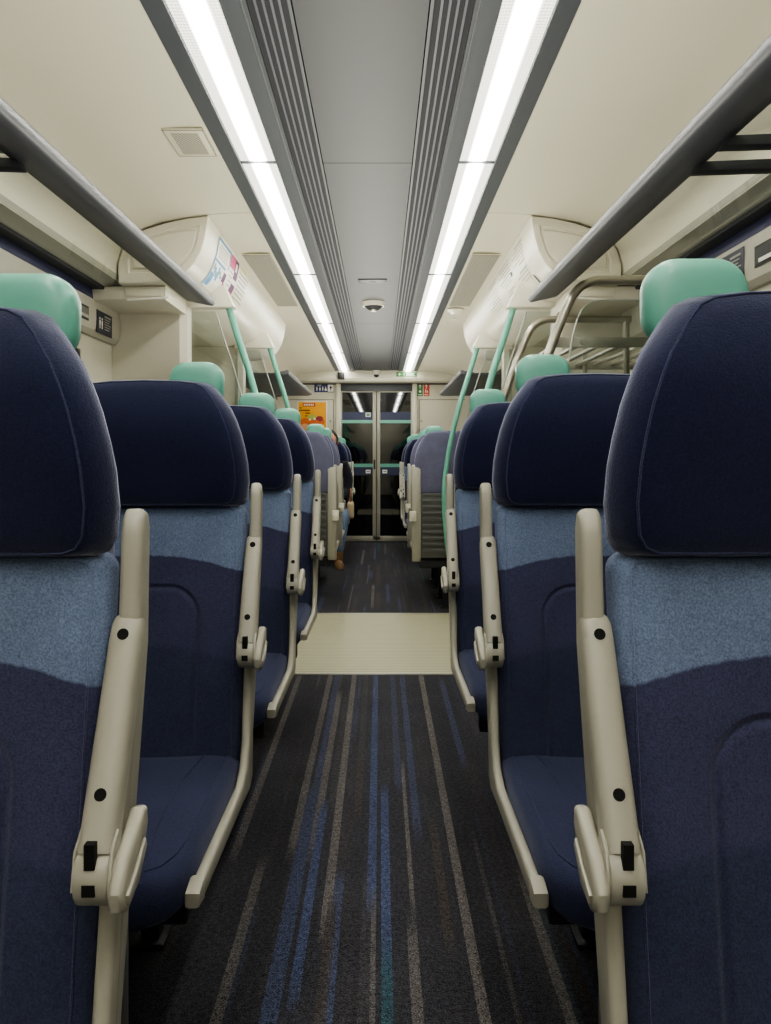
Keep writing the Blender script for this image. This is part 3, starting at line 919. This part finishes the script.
# ------------------------------------------------------------------ signs and posters
def flat(bm, x0, x1, z0, z1, y=0, mi=0, t=.0015):
    box(bm, x0, x1, y - t, y, z0, z1, 0, mi)
G = plastic('sign_green', '3F7D45', .5); R = plastic('sign_red', 'C4493A', .5); NV = plastic('sign_navy', '2F3468', .5)
OR = plastic('poster_orange', 'EBA61E', .5, var=.08); RD = plastic('poster_red', 'C1502C', .5); BR = plastic('poster_brown', '5B3A1C', .5)
LG = plastic('poster_lime', 'A8B04C', .5, var=.3, scale=40); CR = plastic('poster_crimson', '8E2A35', .5); OO = plastic('poster_deep_orange', 'D86A28', .5, var=.3, scale=30)
PK = plastic('poster_peach', 'DDA77A', .5, var=.2, scale=30)

def polyflat(bm, pts, y, mi):
    f = bm.faces.new([bm.verts.new((x, y, z)) for x, z in pts]); f.material_index = mi
def disc(bm, x, z, r, y, mi, n=14, sx=1):
    polyflat(bm, [(x + sx * r * math.cos(-2 * PI * k / n), z + r * math.sin(-2 * PI * k / n)) for k in range(n)], y, mi)
def arrow_up(bm, x, z, h, w, y, mi):
    polyflat(bm, [(x - w * .12, z), (x + w * .12, z), (x + w * .12, z + h * .6), (x - w * .12, z + h * .6)], y, mi)
    polyflat(bm, [(x - w * .5, z + h * .5), (x + w * .5, z + h * .5), (x, z + h)], y, mi)
def person_icon(bm, x, z, h, y, mi, skirt=False):
    disc(bm, x, z + h * .88, h * .11, y, mi, 10)
    if skirt: polyflat(bm, [(x - h * .2, z + h * .28), (x + h * .2, z + h * .28), (x + h * .08, z + h * .72), (x - h * .08, z + h * .72)], y, mi)
    else: flat(bm, x - h * .13, x + h * .13, z + h * .35, z + h * .73, y, mi, .0004)
    flat(bm, x - h * .09, x - h * .02, z, z + h * .35, y, mi, .0004); flat(bm, x + h * .02, x + h * .09, z, z + h * .35, y, mi, .0004)

def sign(name, label, cat, x, z, w, h, mats, draw, y=YW, z0=None):
    bm = bmesh.new(); box(bm, -w / 2, w / 2, -.005, 0, -h / 2, h / 2, 0, 0)
    draw(bm, w, h)
    return tag(finish(bm, name, mats, smooth=0, loc=(x, y, z)), label, cat)
def d_toilet(bm, w, h):
    for i, x in enumerate((-.09, -.052, -.017)): person_icon(bm, x, -h * .34, h * .55, -.0062, 1, i == 1)
    disc(bm, .02, -.02, .015, -.0062, 1); person_icon(bm, .018, -h * .2, h * .42, -.0064, 1)
    flat(bm, -.085, -.035, h * .32, h * .38, -.0055, 1)
    flat(bm, .045, .118, -h * .42, h * .42, -.0055, 1)
    arrow_up(bm, .082, -h * .28, h * .56, .04, -.0075, 2)
sign('toilet_sign', 'navy sign with white toilet figures and arrow, left above the end doors', 'sign', -.652, 1.912, .245, .105, [NV, M['white'], M['black']], d_toilet)
def d_exit(bm, w, h):
    flat(bm, -.118, -.05, -h * .4, h * .4, -.0055, 1)
    for (a, b, c, d) in ((-.105, -.065, -.004, .004), (-.089, -.081, -.016, .016)): flat(bm, a, b, c, d, -.0075, 2)
    person_icon(bm, -.028, -h * .35, h * .7, -.0062, 2)
    for k in range(3): flat(bm, -.005, .105 - .02 * (k == 1), .014 - .014 * k - .003, .014 - .014 * k + .003, -.0055, 2)
sign('exit_sign', 'green emergency exit sign on header below the right light strip', 'sign', .365, 2.055, .245, .055, [G, G, M['white']], d_exit, YE - .02)
def d_gr(bm, w, h):
    flat(bm, 0, w / 2, -h / 2, h / 2, -.0055, 1); flat(bm, -.003, .003, -h / 2, h / 2, -.006, 2)
    for x in (-w / 4, w / 4): arrow_up(bm, x, .012, .055, .04, -.0075, 2)
    disc(bm, -w / 4, -.025, .014, -.0075, 2); person_icon(bm, w / 4 - .008, -.045, .05, -.0075, 2); flat(bm, w / 4 + .006, w / 4 + .02, -.04, -.015, -.0075, 2)
    for x in (-w / 4, w / 4): flat(bm, x - .025, x + .025, -h * .42, -h * .38, -.006, 2)
sign('safety_sign', 'paired green and red safety sign with white arrows, right of the end doors', 'sign', .582, 1.895, .155, .165, [G, R, M['white']], d_gr)
def d_poster(bm, w, h):
    flat(bm, -w / 2 + .012, w / 2 - .012, -h / 2 + .012, h / 2 - .012, -.0055, 1)
    flat(bm, -.12, .04, h * .33, h * .44, -.0065, 2)
    for k in range(6): flat(bm, -.105 + .022 * k, -.092 + .022 * k, h * .355, h * .415, -.0075, 0)
    for k, (a, b, z) in enumerate(((-.165, -.03, .085), (-.085, -.025, .05), (-.09, -.045, .015), (-.16, -.13, .115))):
        flat(bm, a, b, z - .007, z + .007, -.0065, 3)
    disc(bm, .0, -.01, .045, -.0090, 4, 16, 1.5); disc(bm, .09, -.02, .036, -.0092, 5, 16, 1.3); disc(bm, .12, -.055, .035, -.0091, 6)
    disc(bm, -.09, -.06, .05, -.0094, 6, 16, 1.3); disc(bm, .02, -.08, .05, -.0093, 6, 16, 1.7); disc(bm, -.09, -.13, .05, -.0096, 7, 16, 1.2); disc(bm, .03, -.02, .015, -.0097, 0); disc(bm, -.03, -.03, .013, -.0098, 0)
sign('poster', 'orange food advertising poster with red label, on cream cupboard left of the end doors', 'poster', -.80, 1.55, .37, .40, [M['white'], OR, RD, BR, LG, CR, OO, PK], d_poster)

# side wall fittings on the panel rail
def wall_plate(name, label, cat, s, y, z, w, h, mats, draw=None):
    bm = bmesh.new(); box(bm, -w / 2, w / 2, -.002, 0, -h / 2, h / 2, 0, 0)
    if draw: draw(bm, w, h)
    o = finish(bm, name, mats, smooth=0, loc=(s * 1.1985, y, z))
    o.rotation_euler = (0, 0, PI / 2 if s < 0 else -PI / 2)
    return tag(o, label, cat)
def d_prio(bm, w, h):
    for x in (-w * .32, -w * .18): person_icon(bm, x, -h * .28, h * .5, -.0028, 1)
    for k in range(6): flat(bm, -w * .02, w * .4 - .01 * (k % 3), h * .32 - h * .11 * k - .002, h * .32 - h * .11 * k + .002 + (.003 if k == 0 else 0), -.002, 2)
DN = plastic('sign_dark_navy', '23263A', .4)
wall_plate('priority_seat_sign', 'dark priority seat sign with white figures on the left wall rail', 'sign', -1, 3.47, 1.656, .19, .10, [DN, M['white'], C_txt], d_prio)
wall_plate('priority_seat_sign', 'dark sign on the right wall rail, above the nearest mint seat handle', 'sign', 1, 2.53, 1.672, .18, .11, [DN, M['white'], C_txt], d_prio)
def d_res(bm, w, h):
    flat(bm, -w / 2 + .008, w / 2 - .008, -h / 2 + .008, h / 2 - .008, -.002, 1); flat(bm, -w / 2 + .03, w / 2 - .01, -h / 2 + .01, -h / 2 + .022, -.0035, 2)
wall_plate('reservation_display', 'blank grey reservation display in the left wall rail beside the priority sign', 'display', -1, 3.16, 1.668, .24, .06, [M['dgrey'], plastic('display_grey', '63615C', .3), M['panel']], d_res)
wall_plate('reservation_display', 'dark reservation display with pale lower edge in the right wall rail', 'display', 1, 2.25, 1.672, .24, .065, [M['black'], M['dgrey'], M['white']], d_res)
for z, w, h, m2, lb in ((1.665, .075, .03, C_yel, 'small grey and yellow sticker on the right far partition'), (1.615, .09, .05, G, 'small green safety sticker on the right far partition')):
    bm = bmesh.new(); box(bm, -w / 2, w / 2, -.003, 0, -h / 2, h / 2, 0, 0); flat(bm, -w * .4, w * .4, -h * .05, h * .4, -.003, 1); flat(bm, -w * .3, w * .1, -h * .35, -h * .2, -.003, 2)
    tag(finish(bm, 'sticker', [M['olive'] if m2 is C_yel else G, m2, M['white']], smooth=0, loc=(1.08, 5.1905, z + .05)), lb, 'sticker')

# ------------------------------------------------------------------ seats
HC = .7125   # seat pair centre from the aisle line
HEAD_R = [(-.195, .950), (.195, .950), (.212, .956), (.221, .970), (.226, 1.005), (.2240, 1.048), (.2190, 1.080), (.2110, 1.115), (.2005, 1.146), (.188, 1.172), (.1645, 1.204), (.145, 1.226), (.125, 1.235), (.08, 1.240), (0, 1.242)]
HEAD = HEAD_R + [(-x, z) for x, z in HEAD_R[-2:1:-1]]
def face_y(u, v):      # backrest front curve along height
    pts = [(.36, -.075), (.45, -.062), (.6, -.042), (.75, -.018), (.87, -.002), (.955, .008), (1.3, .008)]
    for (a, ya), (b, yb) in zip(pts, pts[1:]):
        if v <= b: 
            f = (v - a) / (b - a); base = ya + (yb - ya) * max(0, f); break
    else: base = pts[-1][1]
    return base + .010 * (1 - min(1, abs(u) / .16) ** 2) * (1 if v > .4 else 0)
def head_y(u, v):
    t = (v - .95) / .29
    return -.016 - .022 * math.sin(PI * min(1, max(0, t)) * .8) + .045 * max(0, t - .72) / .28 * .6 + .004 * (abs(u) / .2)
_cache = {}
def backrest_meshes():
    if 'b' in _cache: return _cache['b']
    out = {}
    # backrest
    ol = rrect(.2185, .2925, .020, 5, 0, .6625)
    bm, rg = pillow(ol, [(.045, .100), (.03, .085), (.012, .055), (.002, .030), (.004, .016), ((.012, .004), .004), ((.020, .007), .000), (.05, -.003), (.09, .0), (.13, .0), (.17, 0), (.21, 0)], 'xz', face_y)
    out['backrest'] = finish(bm, 'backrest', M['back'], smooth=60)
    bm = bmesh.new(); tube(bm, [p + Vector((0, -.0015, 0)) for p in rg[6]], .0014, 5, closed=True)
    out['bpipe'] = finish(bm, 'seam_piping', M['back'])
    # headrest
    bm, rg = pillow(HEAD, [(.05, .074), (.03, .070), (.014, .058), (.003, .042), (.0, .030), (.004, .019), ((.014, .003), .007), ((.022, .005), .001), ((.026, .007), -.001), ((.03, .011), -.004), ((.05, .03), -.006), (.09, -.006), (.13, -.006), (.17, -.006), (.21, -.006)], 'xz', head_y)
    out['headrest'] = finish(bm, 'headrest', M['head'], smooth=60)
    bm = bmesh.new(); tube(bm, [p + Vector((0, -.001, 0)) for p in rg[8]], .0016, 5, closed=True)
    out['hpipe'] = finish(bm, 'seam_piping', M['seam'])
    # rear cover in lilac fabric
    RC = [(x * .84, z - .012 if z > .99 else .80) for x, z in HEAD]
    bm, rg = pillow(RC, [(.004, .074), (0, .095), (.004, .112), (.02, .118), (.06, .120), (.12, .121)], 'xz')
    out['cover'] = finish(bm, 'back_cover', M['lilac'], smooth=60)
    RW = [(x * .985, z - .004 if z > .99 else .80) for x, z in HEAD]
    bm, rg = pillow(RW, [(.012, .060), (.002, .075), (0, .100), (.004, .112), (.02, .118), (.06, .120), (.12, .121)], 'xz')
    out['cover_wide'] = finish(bm, 'back_cover', M['lilac'], smooth=60)
    # louvre panel
    bm = bmesh.new()
    box(bm, -.205, .205, .085, .108, .36, .81, .006)
    k = 0; z = .40
    while z < .79:
        prism(bm, [(.104, z), (.122, z + .004), (.122, z + .014), (.104, z + .026)], -.175, .175, 'x'); z += .043
    out['louvre'] = finish(bm, 'louvre_panel', M['louvre'])
    # cushion
    ol = [(-.216, 0), (-.216, -.44), (-.205, -.50), (-.17, -.525), (-.10, -.533), (0, -.535), (.10, -.533), (.17, -.525), (.205, -.50), (.216, -.44), (.216, 0)]
    ol = []
    for k in range(11): ol.append((-.216 + .0 * k, .0 - .43 * k / 10))
    ol += [(-.210, -.475), (-.192, -.508), (-.16, -.525), (-.11, -.533), (-.05, -.536), (.05, -.536), (.11, -.533), (.16, -.525), (.192, -.508), (.210, -.475)]
    for k in range(11): ol.append((.216, -.43 + .43 * k / 10))
    ol += [(.216 - .0432 * k, 0) for k in range(1, 10)]
    def cb(u, v): return -.010 + .014 * math.cos((v + .25) / .28 * 1.2) - .010 * (1 - (abs(u) / .216) ** 2)
    bm, rg = pillow(ol, [(.035, .352), (.012, .356), (.0, .372), (0, .408), (.004, .422), (.014, .433), (.022, .436), (.05, .441), (.09, .443), (.14, .443), (.19, .443)], 'xy', cb)
    out['cushion'] = finish(bm, 'cushion', M['cush'], smooth=60)
    bm = bmesh.new(); tube(bm, [p + Vector((0, 0, .0005)) for p in rg[6]], .0022, 5, closed=True)
    tube(bm, [(-.15, -.53 + .01, .4325 + cb(0, -.5))] + [(-.15 + .02 * math.sin(k / 8 * PI), -.50 + .48 * k / 8, .4425 + cb(.15, -.5 + .48 * k / 8)) for k in range(9)], .0022, 5)
    tube(bm, [(.15, -.53 + .01, .4325 + cb(0, -.5))] + [(.15 - .02 * math.sin(k / 8 * PI), -.50 + .48 * k / 8, .4425 + cb(.15, -.5 + .48 * k / 8)) for k in range(9)], .0022, 5)
    out['cpipe'] = finish(bm, 'seam_piping', M['cush'])
    for o in out.values(): col.objects.unlink(o)
    _cache['b'] = out
    return out

def place(src, parent, x=0.0):
    o = src.copy(); o.parent = parent; o.location = (x, 0, 0); o.rotation_euler = (0, 0, 0); col.objects.link(o); return o

def make_seat(side):
    """pair of seats on one side; aisle edge towards -side"""
    P = backrest_meshes()
    root = empty('double_seat', (0, 0, 0))
    X = lambda xs: side * (xs - HC)
    for xc in (.49, .935):
        x = X(xc)
        b = place(P['backrest'], root, x); place(P['bpipe'], b)
        h = place(P['headrest'], root, x); place(P['hpipe'], h)
        h.scale.z = .959 if side < 0 else 1.008; h.location.z = .95 * (1 - h.scale.z)
        place(P['cover'], root, x); place(P['louvre'], root, x)
        c = place(P['cushion'], root, x); place(P['cpipe'], c)
        # mint handle at the aisle side top corner
        bm = bmesh.new()
        hx = X(xc - (.102 if side > 0 else .096))
        ol = rrect(.0605, .045, .038, 7, 0, 1.241)
        pillow(ol, [(.03, .048), (.016, .049), (.005, .053), (0, .063), (0, .080), (.005, .091), (.016, .095), (.03, .096)], 'xz', None, 0, bm)
        # stem
        box(bm, -.03, .03, .078, .094, 1.12, 1.21, .006)
        for v in bm.verts:
            v.co.x += hx
            # inboard side drops a little lower and bends round the shoulder
            if v.co.z < 1.23 and (v.co.x - hx) * -side > .02: v.co.z -= .012
        finish(bm, 'grab_handle', M['mint'], root, smooth=50, loc=(0, 0, -.013 if side < 0 else .004))
    # side frame with rail on the aisle side
    bm = bmesh.new()
    prof = [(.010, .975), (.015, .992), (.026, 1.002), (.040, .998), (.048, .98), (.044, .85), (.024, .72), (.002, .60), (-.020, .47), (-.030, .38), (-.06, .362), (-.14, .368), (-.49, .378), (-.515, .388), (-.515, .400), (-.49, .410), (-.14, .405), (-.095, .425), (-.070, .47), (-.045, .60), (-.020, .72), (.000, .85), (.007, .93)]
    x0, x1 = sorted((X(.2510), X(.2690)))
    prism(bm, prof, x0, x1, 'x', .007, 0, 3)
    for v in bm.verts:
        f = min(1, max(0, (v.co.z - .62) / .25)); inb = (abs(v.co.x - X(.251)) < abs(v.co.x - X(.269)))
        v.co.x -= side * f * (.010 if inb else .004)
    finish(bm, 'side_frame', M['seatcream'], root, smooth=40)
    bm = bmesh.new(); x0, x1 = sorted((X(.2500), X(.2745)))
    prism(bm, [(-.517, .382), (-.480, .375), (-.480, .412), (-.517, .404)], x0, x1, 'x', .006)
    finish(bm, 'rail_end_cap', M['seatcream'], root)
    # outer and centre support frames
    bm = bmesh.new()
    for xs in (.712, 1.155):
        x0, x1 = sorted((X(xs - .006), X(xs + .006))); box(bm, x0, x1, .02, .085, .34, .93, .003)
    finish(bm, 'inner_frame', M['dgrey'], root)
    # armrest folded up
    ar = empty('armrest', (0, 0, 0), 0, root)
    ar_bm = bmesh.new()
    top = Vector((X(.2555), .012, .868)); bot = Vector((X(.2555), -.079, .672))
    dirv = (bot - top).normalized()
    path = [top - dirv * .020, top - dirv * .0185, top - dirv * .014, top - dirv * .006, top + dirv * .01]
    rad = [.006, .0105, .0145, .0172, .0178]
    for k in range(1, 9): path.append(top + (bot - top) * k / 8 * 1.0); rad.append(.0178 + .0006 * k / 8)
    tube(ar_bm, path, rad, 20, sx=1.0, sy=1.0, ref=(1, 0, 0), square=3.0)
    col.objects.unlink(ar); bpy.data.objects.remove(ar)
    arm = finish(ar_bm, 'armrest', M['seatcream'], root, smooth=50)
    nrm = Vector((0, -.182, .084)).normalized() * .0
    fwd = Vector((0, dirv.z, -dirv.y)); 
    if fwd.y > 0: fwd = -fwd
    for t in (.03, .76):
        p = top + (bot - top) * t + fwd * .0178
        bm = bmesh.new()
        q = [p - fwd * .004, p + fwd * .0006]
        tube(bm, q, .0062, 14); 
        finish(bm, 'screw_hole', M['hole'], arm)
    # hinge
    bm = bmesh.new()
    hb = bot + dirv * .012
    x0, x1 = sorted((X(.2385), X(.2725)))
    c0 = Vector((0, -.081, .653))
    ring = []
    for k in range(14):
        a = 2 * PI * k / 14; ring.append((c0.y + .0245 * math.cos(a), c0.z + .0285 * math.sin(a)))
    prism(bm, ring, x0, x1, 'x', .004)
    # fork prongs up both sides of the armrest
    for (a, b) in ((.2355, .2395), (.2715, .2742)):
        xa, xb = sorted((X(a), X(b))); prism(bm, [(-.103, .646), (-.067, .641), (-.059, .671), (-.077, .695), (-.095, .681)], xa, xb, 'x', .0015)
    hinge = finish(bm, 'hinge', M['seatcream'], root, smooth=40)
    bm = bmesh.new()
    p = c0 + Vector((X(.2555), -.0, 0))
    yf = -.0955
    xm = X(.2555)
    box(bm, xm - .005, xm + .005, -.1035, -.0950, .668, .692); box(bm, xm - .0062, xm + .0062, -.1062, -.100, .644, .655)
    finish(bm, 'slot', M['hole'], hinge, smooth=0)
    # paddle cover on the aisle side
    bm = bmesh.new()
    x0, x1 = sorted((X(.2378), X(.2215)))
    pts = [(-0.11, 0.648), (-0.107, 0.63), (-0.091, 0.621), (-0.071, 0.626), (-0.043, 0.65), (-0.025, 0.678), (-0.027, 0.696), (-0.041, 0.7), (-0.061, 0.688), (-0.093, 0.672)]
    prism(bm, pts, x0, x1, 'x', .006, 0, 3)
    x0, x1 = sorted((X(.2230), X(.2175)))
    pts = [(-0.103, 0.644), (-0.099, 0.633), (-0.071, 0.638), (-0.043, 0.664), (-0.047, 0.672), (-0.071, 0.658)]
    prism(bm, pts, x0, x1, 'x', .003)
    finish(bm, 'hinge_cover', M['seatcream'], root, smooth=40)
    # pedestal
    bm = bmesh.new(); x0, x1 = sorted((X(.30), X(1.15))); 
    box(bm, x0, x1, .02, .06, .285, .335, .004); box(bm, x0, x1, -.40, -.36, .285, .335, .004)
    finish(bm, 'cross_beam', M['dgrey'], root)
    for xs in (.48, .95):
        for y in (.0, -.38):
            bm = bmesh.new(); a = X(xs); box(bm, a - .02, a + .02, y, y + .04, 0, .30, .003); box(bm, a - .035, a + .035, y - .02, y + .06, 0, .012, .002)
            finish(bm, 'leg', M['dgrey'], root)
    return root

def add_rear(root, side):
    X = lambda xs: side * (xs - HC)
    for c in children(root):
        if c.name.startswith('back_cover'): c.data = _cache['b']['cover_wide'].data
    bm = bmesh.new(); x0, x1 = sorted((X(.240), X(.300)))
    prism(bm, [(.070, .96), (.085, .985), (.115, .985), (.125, .96), (.125, .36), (.11, .335), (.07, .335)], x0, x1, 'x', .006)
    finish(bm, 'rear_upright', M['seatcream'], root, smooth=40)
    bm = bmesh.new()
    x0, x1 = sorted((X(.222), X(.268)))
    box(bm, x0, x1, .122, .150, .615, .685, .006)
    x0, x1 = sorted((X(.230), X(.262))); box(bm, x0, x1, .149, .154, .632, .664, .003)
    finish(bm, 'rear_pivot_box', M['pod'], root)

def children(o): return [c for c in bpy.data.objects if c.parent == o]
def copy_tree(o, parent=None):
    c = o.copy(); col.objects.link(c)
    if parent is not None: c.parent = parent
    for ch in children(o): copy_tree(ch, c)
    return c
PROTO = {1: make_seat(1), -1: make_seat(-1)}
used = {1: False, -1: False}
def seat(side, y, label, group, away=False, dx=0.0):
    k = -side if away else side
    r = copy_tree(PROTO[k])
    r.location = (S + side * HC + dx, y, 0)
    r.rotation_euler = (0, 0, PI if away else 0)
    if away: add_rear(r, k)
    tag(r, label, 'seat', group)
    return r
gF = 'double seats facing the camera'; gA = 'double seats seen from behind past the vestibule'; gE = 'double seats facing the camera by the end doors'
d1 = lambda n: .84 * n - .008
ords = ['nearest', 'second', 'third', 'fourth']
for n in range(4):
    seat(-1, d1(n + 1), 'navy double seat with folded cream armrest, %s on the left of the aisle' % ords[n], gF)
for n in range(3):
    seat(1, d1(n + 1) + (.05 if n == 2 else 0), 'navy double seat with folded cream armrest, %s on the right of the aisle' % ords[n], gF)
for side, nm, ys in ((-1, 'left', (5.50, 6.34, 8.05, 8.88)), (1, 'right', (5.42, 6.24, 7.85, 8.68))):
    DX = -.045 if side < 0 else 0
    seat(side, ys[0] , 'lilac backed double seat with grey louvres turned away, first past the vestibule on the %s' % nm, gA, True, DX)
    seat(side, ys[1] , 'lilac backed double seat turned away, second past the vestibule on the %s' % nm, gA, True, DX)
    seat(side, ys[2], 'far navy double seat facing the camera on the %s, %s' % (nm, 'with the seated passenger' if side < 0 else 'the further from the end doors'), gE, False, DX)
    seat(side, ys[3], 'navy double seat facing the camera, last on the %s before the end doors' % nm, gE, False, DX)

def kill(o):
    for c in children(o): kill(c)
    bpy.data.objects.remove(o)
for o in list(PROTO.values()): kill(o)
for o in list(_cache['b'].values()): bpy.data.objects.remove(o)

# ------------------------------------------------------------------ passenger on far left seat
def skin_fig(name, verts, edges, radii, mat, parent=None, sub=2):
    me = bpy.data.meshes.new(name); me.from_pydata(verts, edges, []); me.update()
    o = bpy.data.objects.new(name, me); col.objects.link(o)
    sk = o.modifiers.new('skin', 'SKIN')
    lay = me.skin_vertices[0] if me.skin_vertices else None
    if lay is None:
        bm = bmesh.new(); bm.from_mesh(me); bm.verts.layers.skin.verify(); bm.to_mesh(me); bm.free()
        lay = me.skin_vertices[0]
    for i, r in enumerate(radii):
        lay.data[i].radius = (r, r) if not isinstance(r, tuple) else r
    lay.data[0].use_root = True
    o.modifiers.new('sub', 'SUBSURF').levels = sub
    o.modifiers['sub'].render_levels = sub
    dg = bpy.context.evaluated_depsgraph_get()
    m2 = bpy.data.meshes.new_from_object(o.evaluated_get(dg))
    m2.name = name; m2.materials.clear(); m2.materials.append(mat)
    for p in m2.polygons: p.use_smooth = True
    bpy.data.objects.remove(o)
    n = bpy.data.objects.new(name, m2)
    return link(n, parent)
coat = fabric('dark_coat', '1E1D24', sheen=.15, tint=(.7, .7, .8, 1)); jeans = fabric('blue_grey_denim', '6F7F97', sheen=.1); skinm = plastic('skin', 'B98468', .55)
hairm = plastic('dark_hair', '241A16', .7); boot = plastic('tan_boot', '8A6A4C', .6); tights = plastic('white_sock', 'C9C6BE', .7); beige = fabric('beige_knit', 'B7A588', sheen=.1)
px, py = -.49, 8.05
per = empty('person', (px, py, 0)); tag(per, 'seated passenger in dark coat and blue jeans leaning into the aisle on the far left', 'person')
# body (trunk, arms in the coat colour) as one skinned surface
V = [(0, -.16, .50), (0, -.13, .62), (.0, -.11, .78), (.01, -.10, .93), (.015, -.11, 1.02), (.02, -.125, 1.08), (.02, -.14, 1.13),
     (.17, -.10, .97), (.215, -.16, .82), (.20, -.22, .70), (.15, -.36, .66), (.10, -.44, .65),
     (-.14, -.11, .97), (-.18, -.17, .82), (-.17, -.22, .70), (-.10, -.36, .66), (-.04, -.43, .65)]
E = [(0, 1), (1, 2), (2, 3), (3, 4), (4, 5), (5, 6), (3, 7), (7, 8), (8, 9), (9, 10), (10, 11), (3, 12), (12, 13), (13, 14), (14, 15), (15, 16)]
Rr = [.135, .13, .135, .12, .07, .048, .05, .062, .052, .048, .040, .034, .062, .052, .048, .040, .034]
body = skin_fig('body', V, E, Rr, coat, per)
V = [(.0, -.15, .50), (.09, -.20, .50), (.15, -.42, .50), (.18, -.58, .49), (.16, -.60, .30), (.135, -.62, .12), (-.09, -.20, .50), (-.10, -.42, .50), (-.12, -.58, .48), (-.13, -.66, .28), (-.14, -.74, .12)]
E = [(0, 1), (1, 2), (2, 3), (3, 4), (4, 5), (0, 6), (6, 7), (7, 8), (8, 9), (9, 10)]
skin_fig('jeans', V, E, [.12, .095, .078, .066, .056, .045, .095, .078, .066, .056, .045], jeans, per)
for (x, y, rz) in ((.135, -.66, .15), (-.145, -.80, -.3)):
    bm = bmesh.new()
    ol = [(-.035, .06), (-.040, 0), (-.044, -.08), (-.040, -.14), (-.022, -.18), (0, -.188), (.022, -.18), (.040, -.14), (.044, -.08), (.040, 0), (.035, .06), (.02, .08), (-.02, .08)]
    pillow(ol, [(.0, 0), (0, .018), (.003, .035), (.012, .055), (.028, .066)], 'xy', None, 0, bm)
    cyl(bm, (0, .03, .02), .042, .12, 'z', 16, 0, .048)
    Mx = Matrix.Translation((x, y, .001)) @ Matrix.Rotation(rz, 4, 'Z')
    bmesh.ops.transform(bm, matrix=Mx, verts=bm.verts)
    finish(bm, 'shoe', boot, per, smooth=50)
# head
bm = bmesh.new(); ellipsoid(bm, (.02, -.165, 1.215), .075, .095, .112, 0, 24, 16)
for v in bm.verts:
    d = (v.co.z - 1.215)
    if d < 0: v.co.x = .02 + (v.co.x - .02) * (1 + d * 2.2); 
    if v.co.y < -.2 and d < 0: v.co.y += .01 * -d / .1
ellipsoid(bm, (.02, -.262, 1.200), .012, .018, .022); 
for e in (-1, 1):
    ellipsoid(bm, (.02 + e * .03, -.250, 1.225), .012, .008, .007, 1); ellipsoid(bm, (.02 + e * .076, -.16, 1.21), .012, .02, .03)
ellipsoid(bm, (.02, -.252, 1.165), .024, .008, .006, 2)
finish(bm, 'head', [skinm, plastic('eye', '1A1512', .3), plastic('lips', '8C4A44', .5)], per, smooth=60)
bm = bmesh.new(); ellipsoid(bm, (.02, -.145, 1.232), .088, .098, .108, 0, 24, 16)
for v in bm.verts:
    if v.co.y < -.2 and v.co.z < 1.27: v.co.y = -.19
ellipsoid(bm, (.02, -.10, 1.15), .08, .055, .10)
finish(bm, 'hair', hairm, per, smooth=60)
# hands with fingers resting on the lap
for sgn, wx in ((1, .085), (-1, -.03)):
    bmh = bmesh.new(); ellipsoid(bmh, (wx, -.485, .640), .038, .045, .016, 0, 14, 8)
    for k in range(4):
        fx = wx - .027 + .018 * k; L = (.058, .068, .064, .050)[k]
        tube(bmh, smooth_path([(fx, -.515, .642), (fx, -.515 - L * .5, .640), (fx, -.515 - L * .85, .622), (fx, -.515 - L, .602)], 3), [.009] * 9 + [.007], 8)
    tube(bmh, smooth_path([(wx - sgn * .03, -.47, .64), (wx - sgn * .052, -.50, .638), (wx - sgn * .056, -.53, .628)], 3), [.011, .011, .010, .010, .009, .008, .007], 8)
    finish(bmh, 'hand', skinm, per, smooth=60)
# tote held on the lap at the aisle side
bag = empty('shoulder_bag', (px + .245, py - .42, .53)); tag(bag, 'brown strapped beige bag beside the passenger on the far left seat', 'bag')
bm = bmesh.new(); pillow(rrect(.10, .085, .03, 4, 0, .0), [(.01, -.03), (0, -.015), (0, .015), (.01, .03)], 'xz', None, 0, bm)
for v in bm.verts: v.co = Vector((v.co.y, v.co.x, v.co.z))
bmesh.ops.recalc_face_normals(bm, faces=bm.faces)
finish(bm, 'pouch', beige, bag, smooth=50)
bm = bmesh.new(); tube(bm, smooth_path([(0, -.07, .07), (0, -.05, .17), (0, .03, .20), (0, .08, .07)], 6), .008, 8)
finish(bm, 'strap', plastic('brown_leather', '7A4B2B', .5), bag)

# ------------------------------------------------------------------ light and view
def fill_light(name, x, y, z, sx, sy, e, c, rot=(PI, 0, 0)):
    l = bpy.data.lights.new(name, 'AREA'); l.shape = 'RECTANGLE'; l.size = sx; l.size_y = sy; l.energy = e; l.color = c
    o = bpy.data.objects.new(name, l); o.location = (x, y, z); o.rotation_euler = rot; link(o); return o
fill_light('added_ceiling_fill', 0, 3.6, 1.32, .5, 11, 46, (1, .97, .84))  # added upward fill over the aisle, no real fitting; brightens the ceiling panels
w = bpy.data.worlds.new('night'); scn.world = w; w.use_nodes = True
w.node_tree.nodes['Background'].inputs[0].default_value = (.01, .012, .016, 1); w.node_tree.nodes['Background'].inputs[1].default_value = .3
scn.view_settings.view_transform = 'AgX'
scn.view_settings.look = 'AgX - Medium High Contrast'
scn.view_settings.exposure = 1.15
scn.cycles.max_bounces = 8; scn.cycles.diffuse_bounces = 5; scn.cycles.transparent_max_bounces = 16
scn.cycles.sample_clamp_indirect = 6
scn.cycles.use_denoising = True
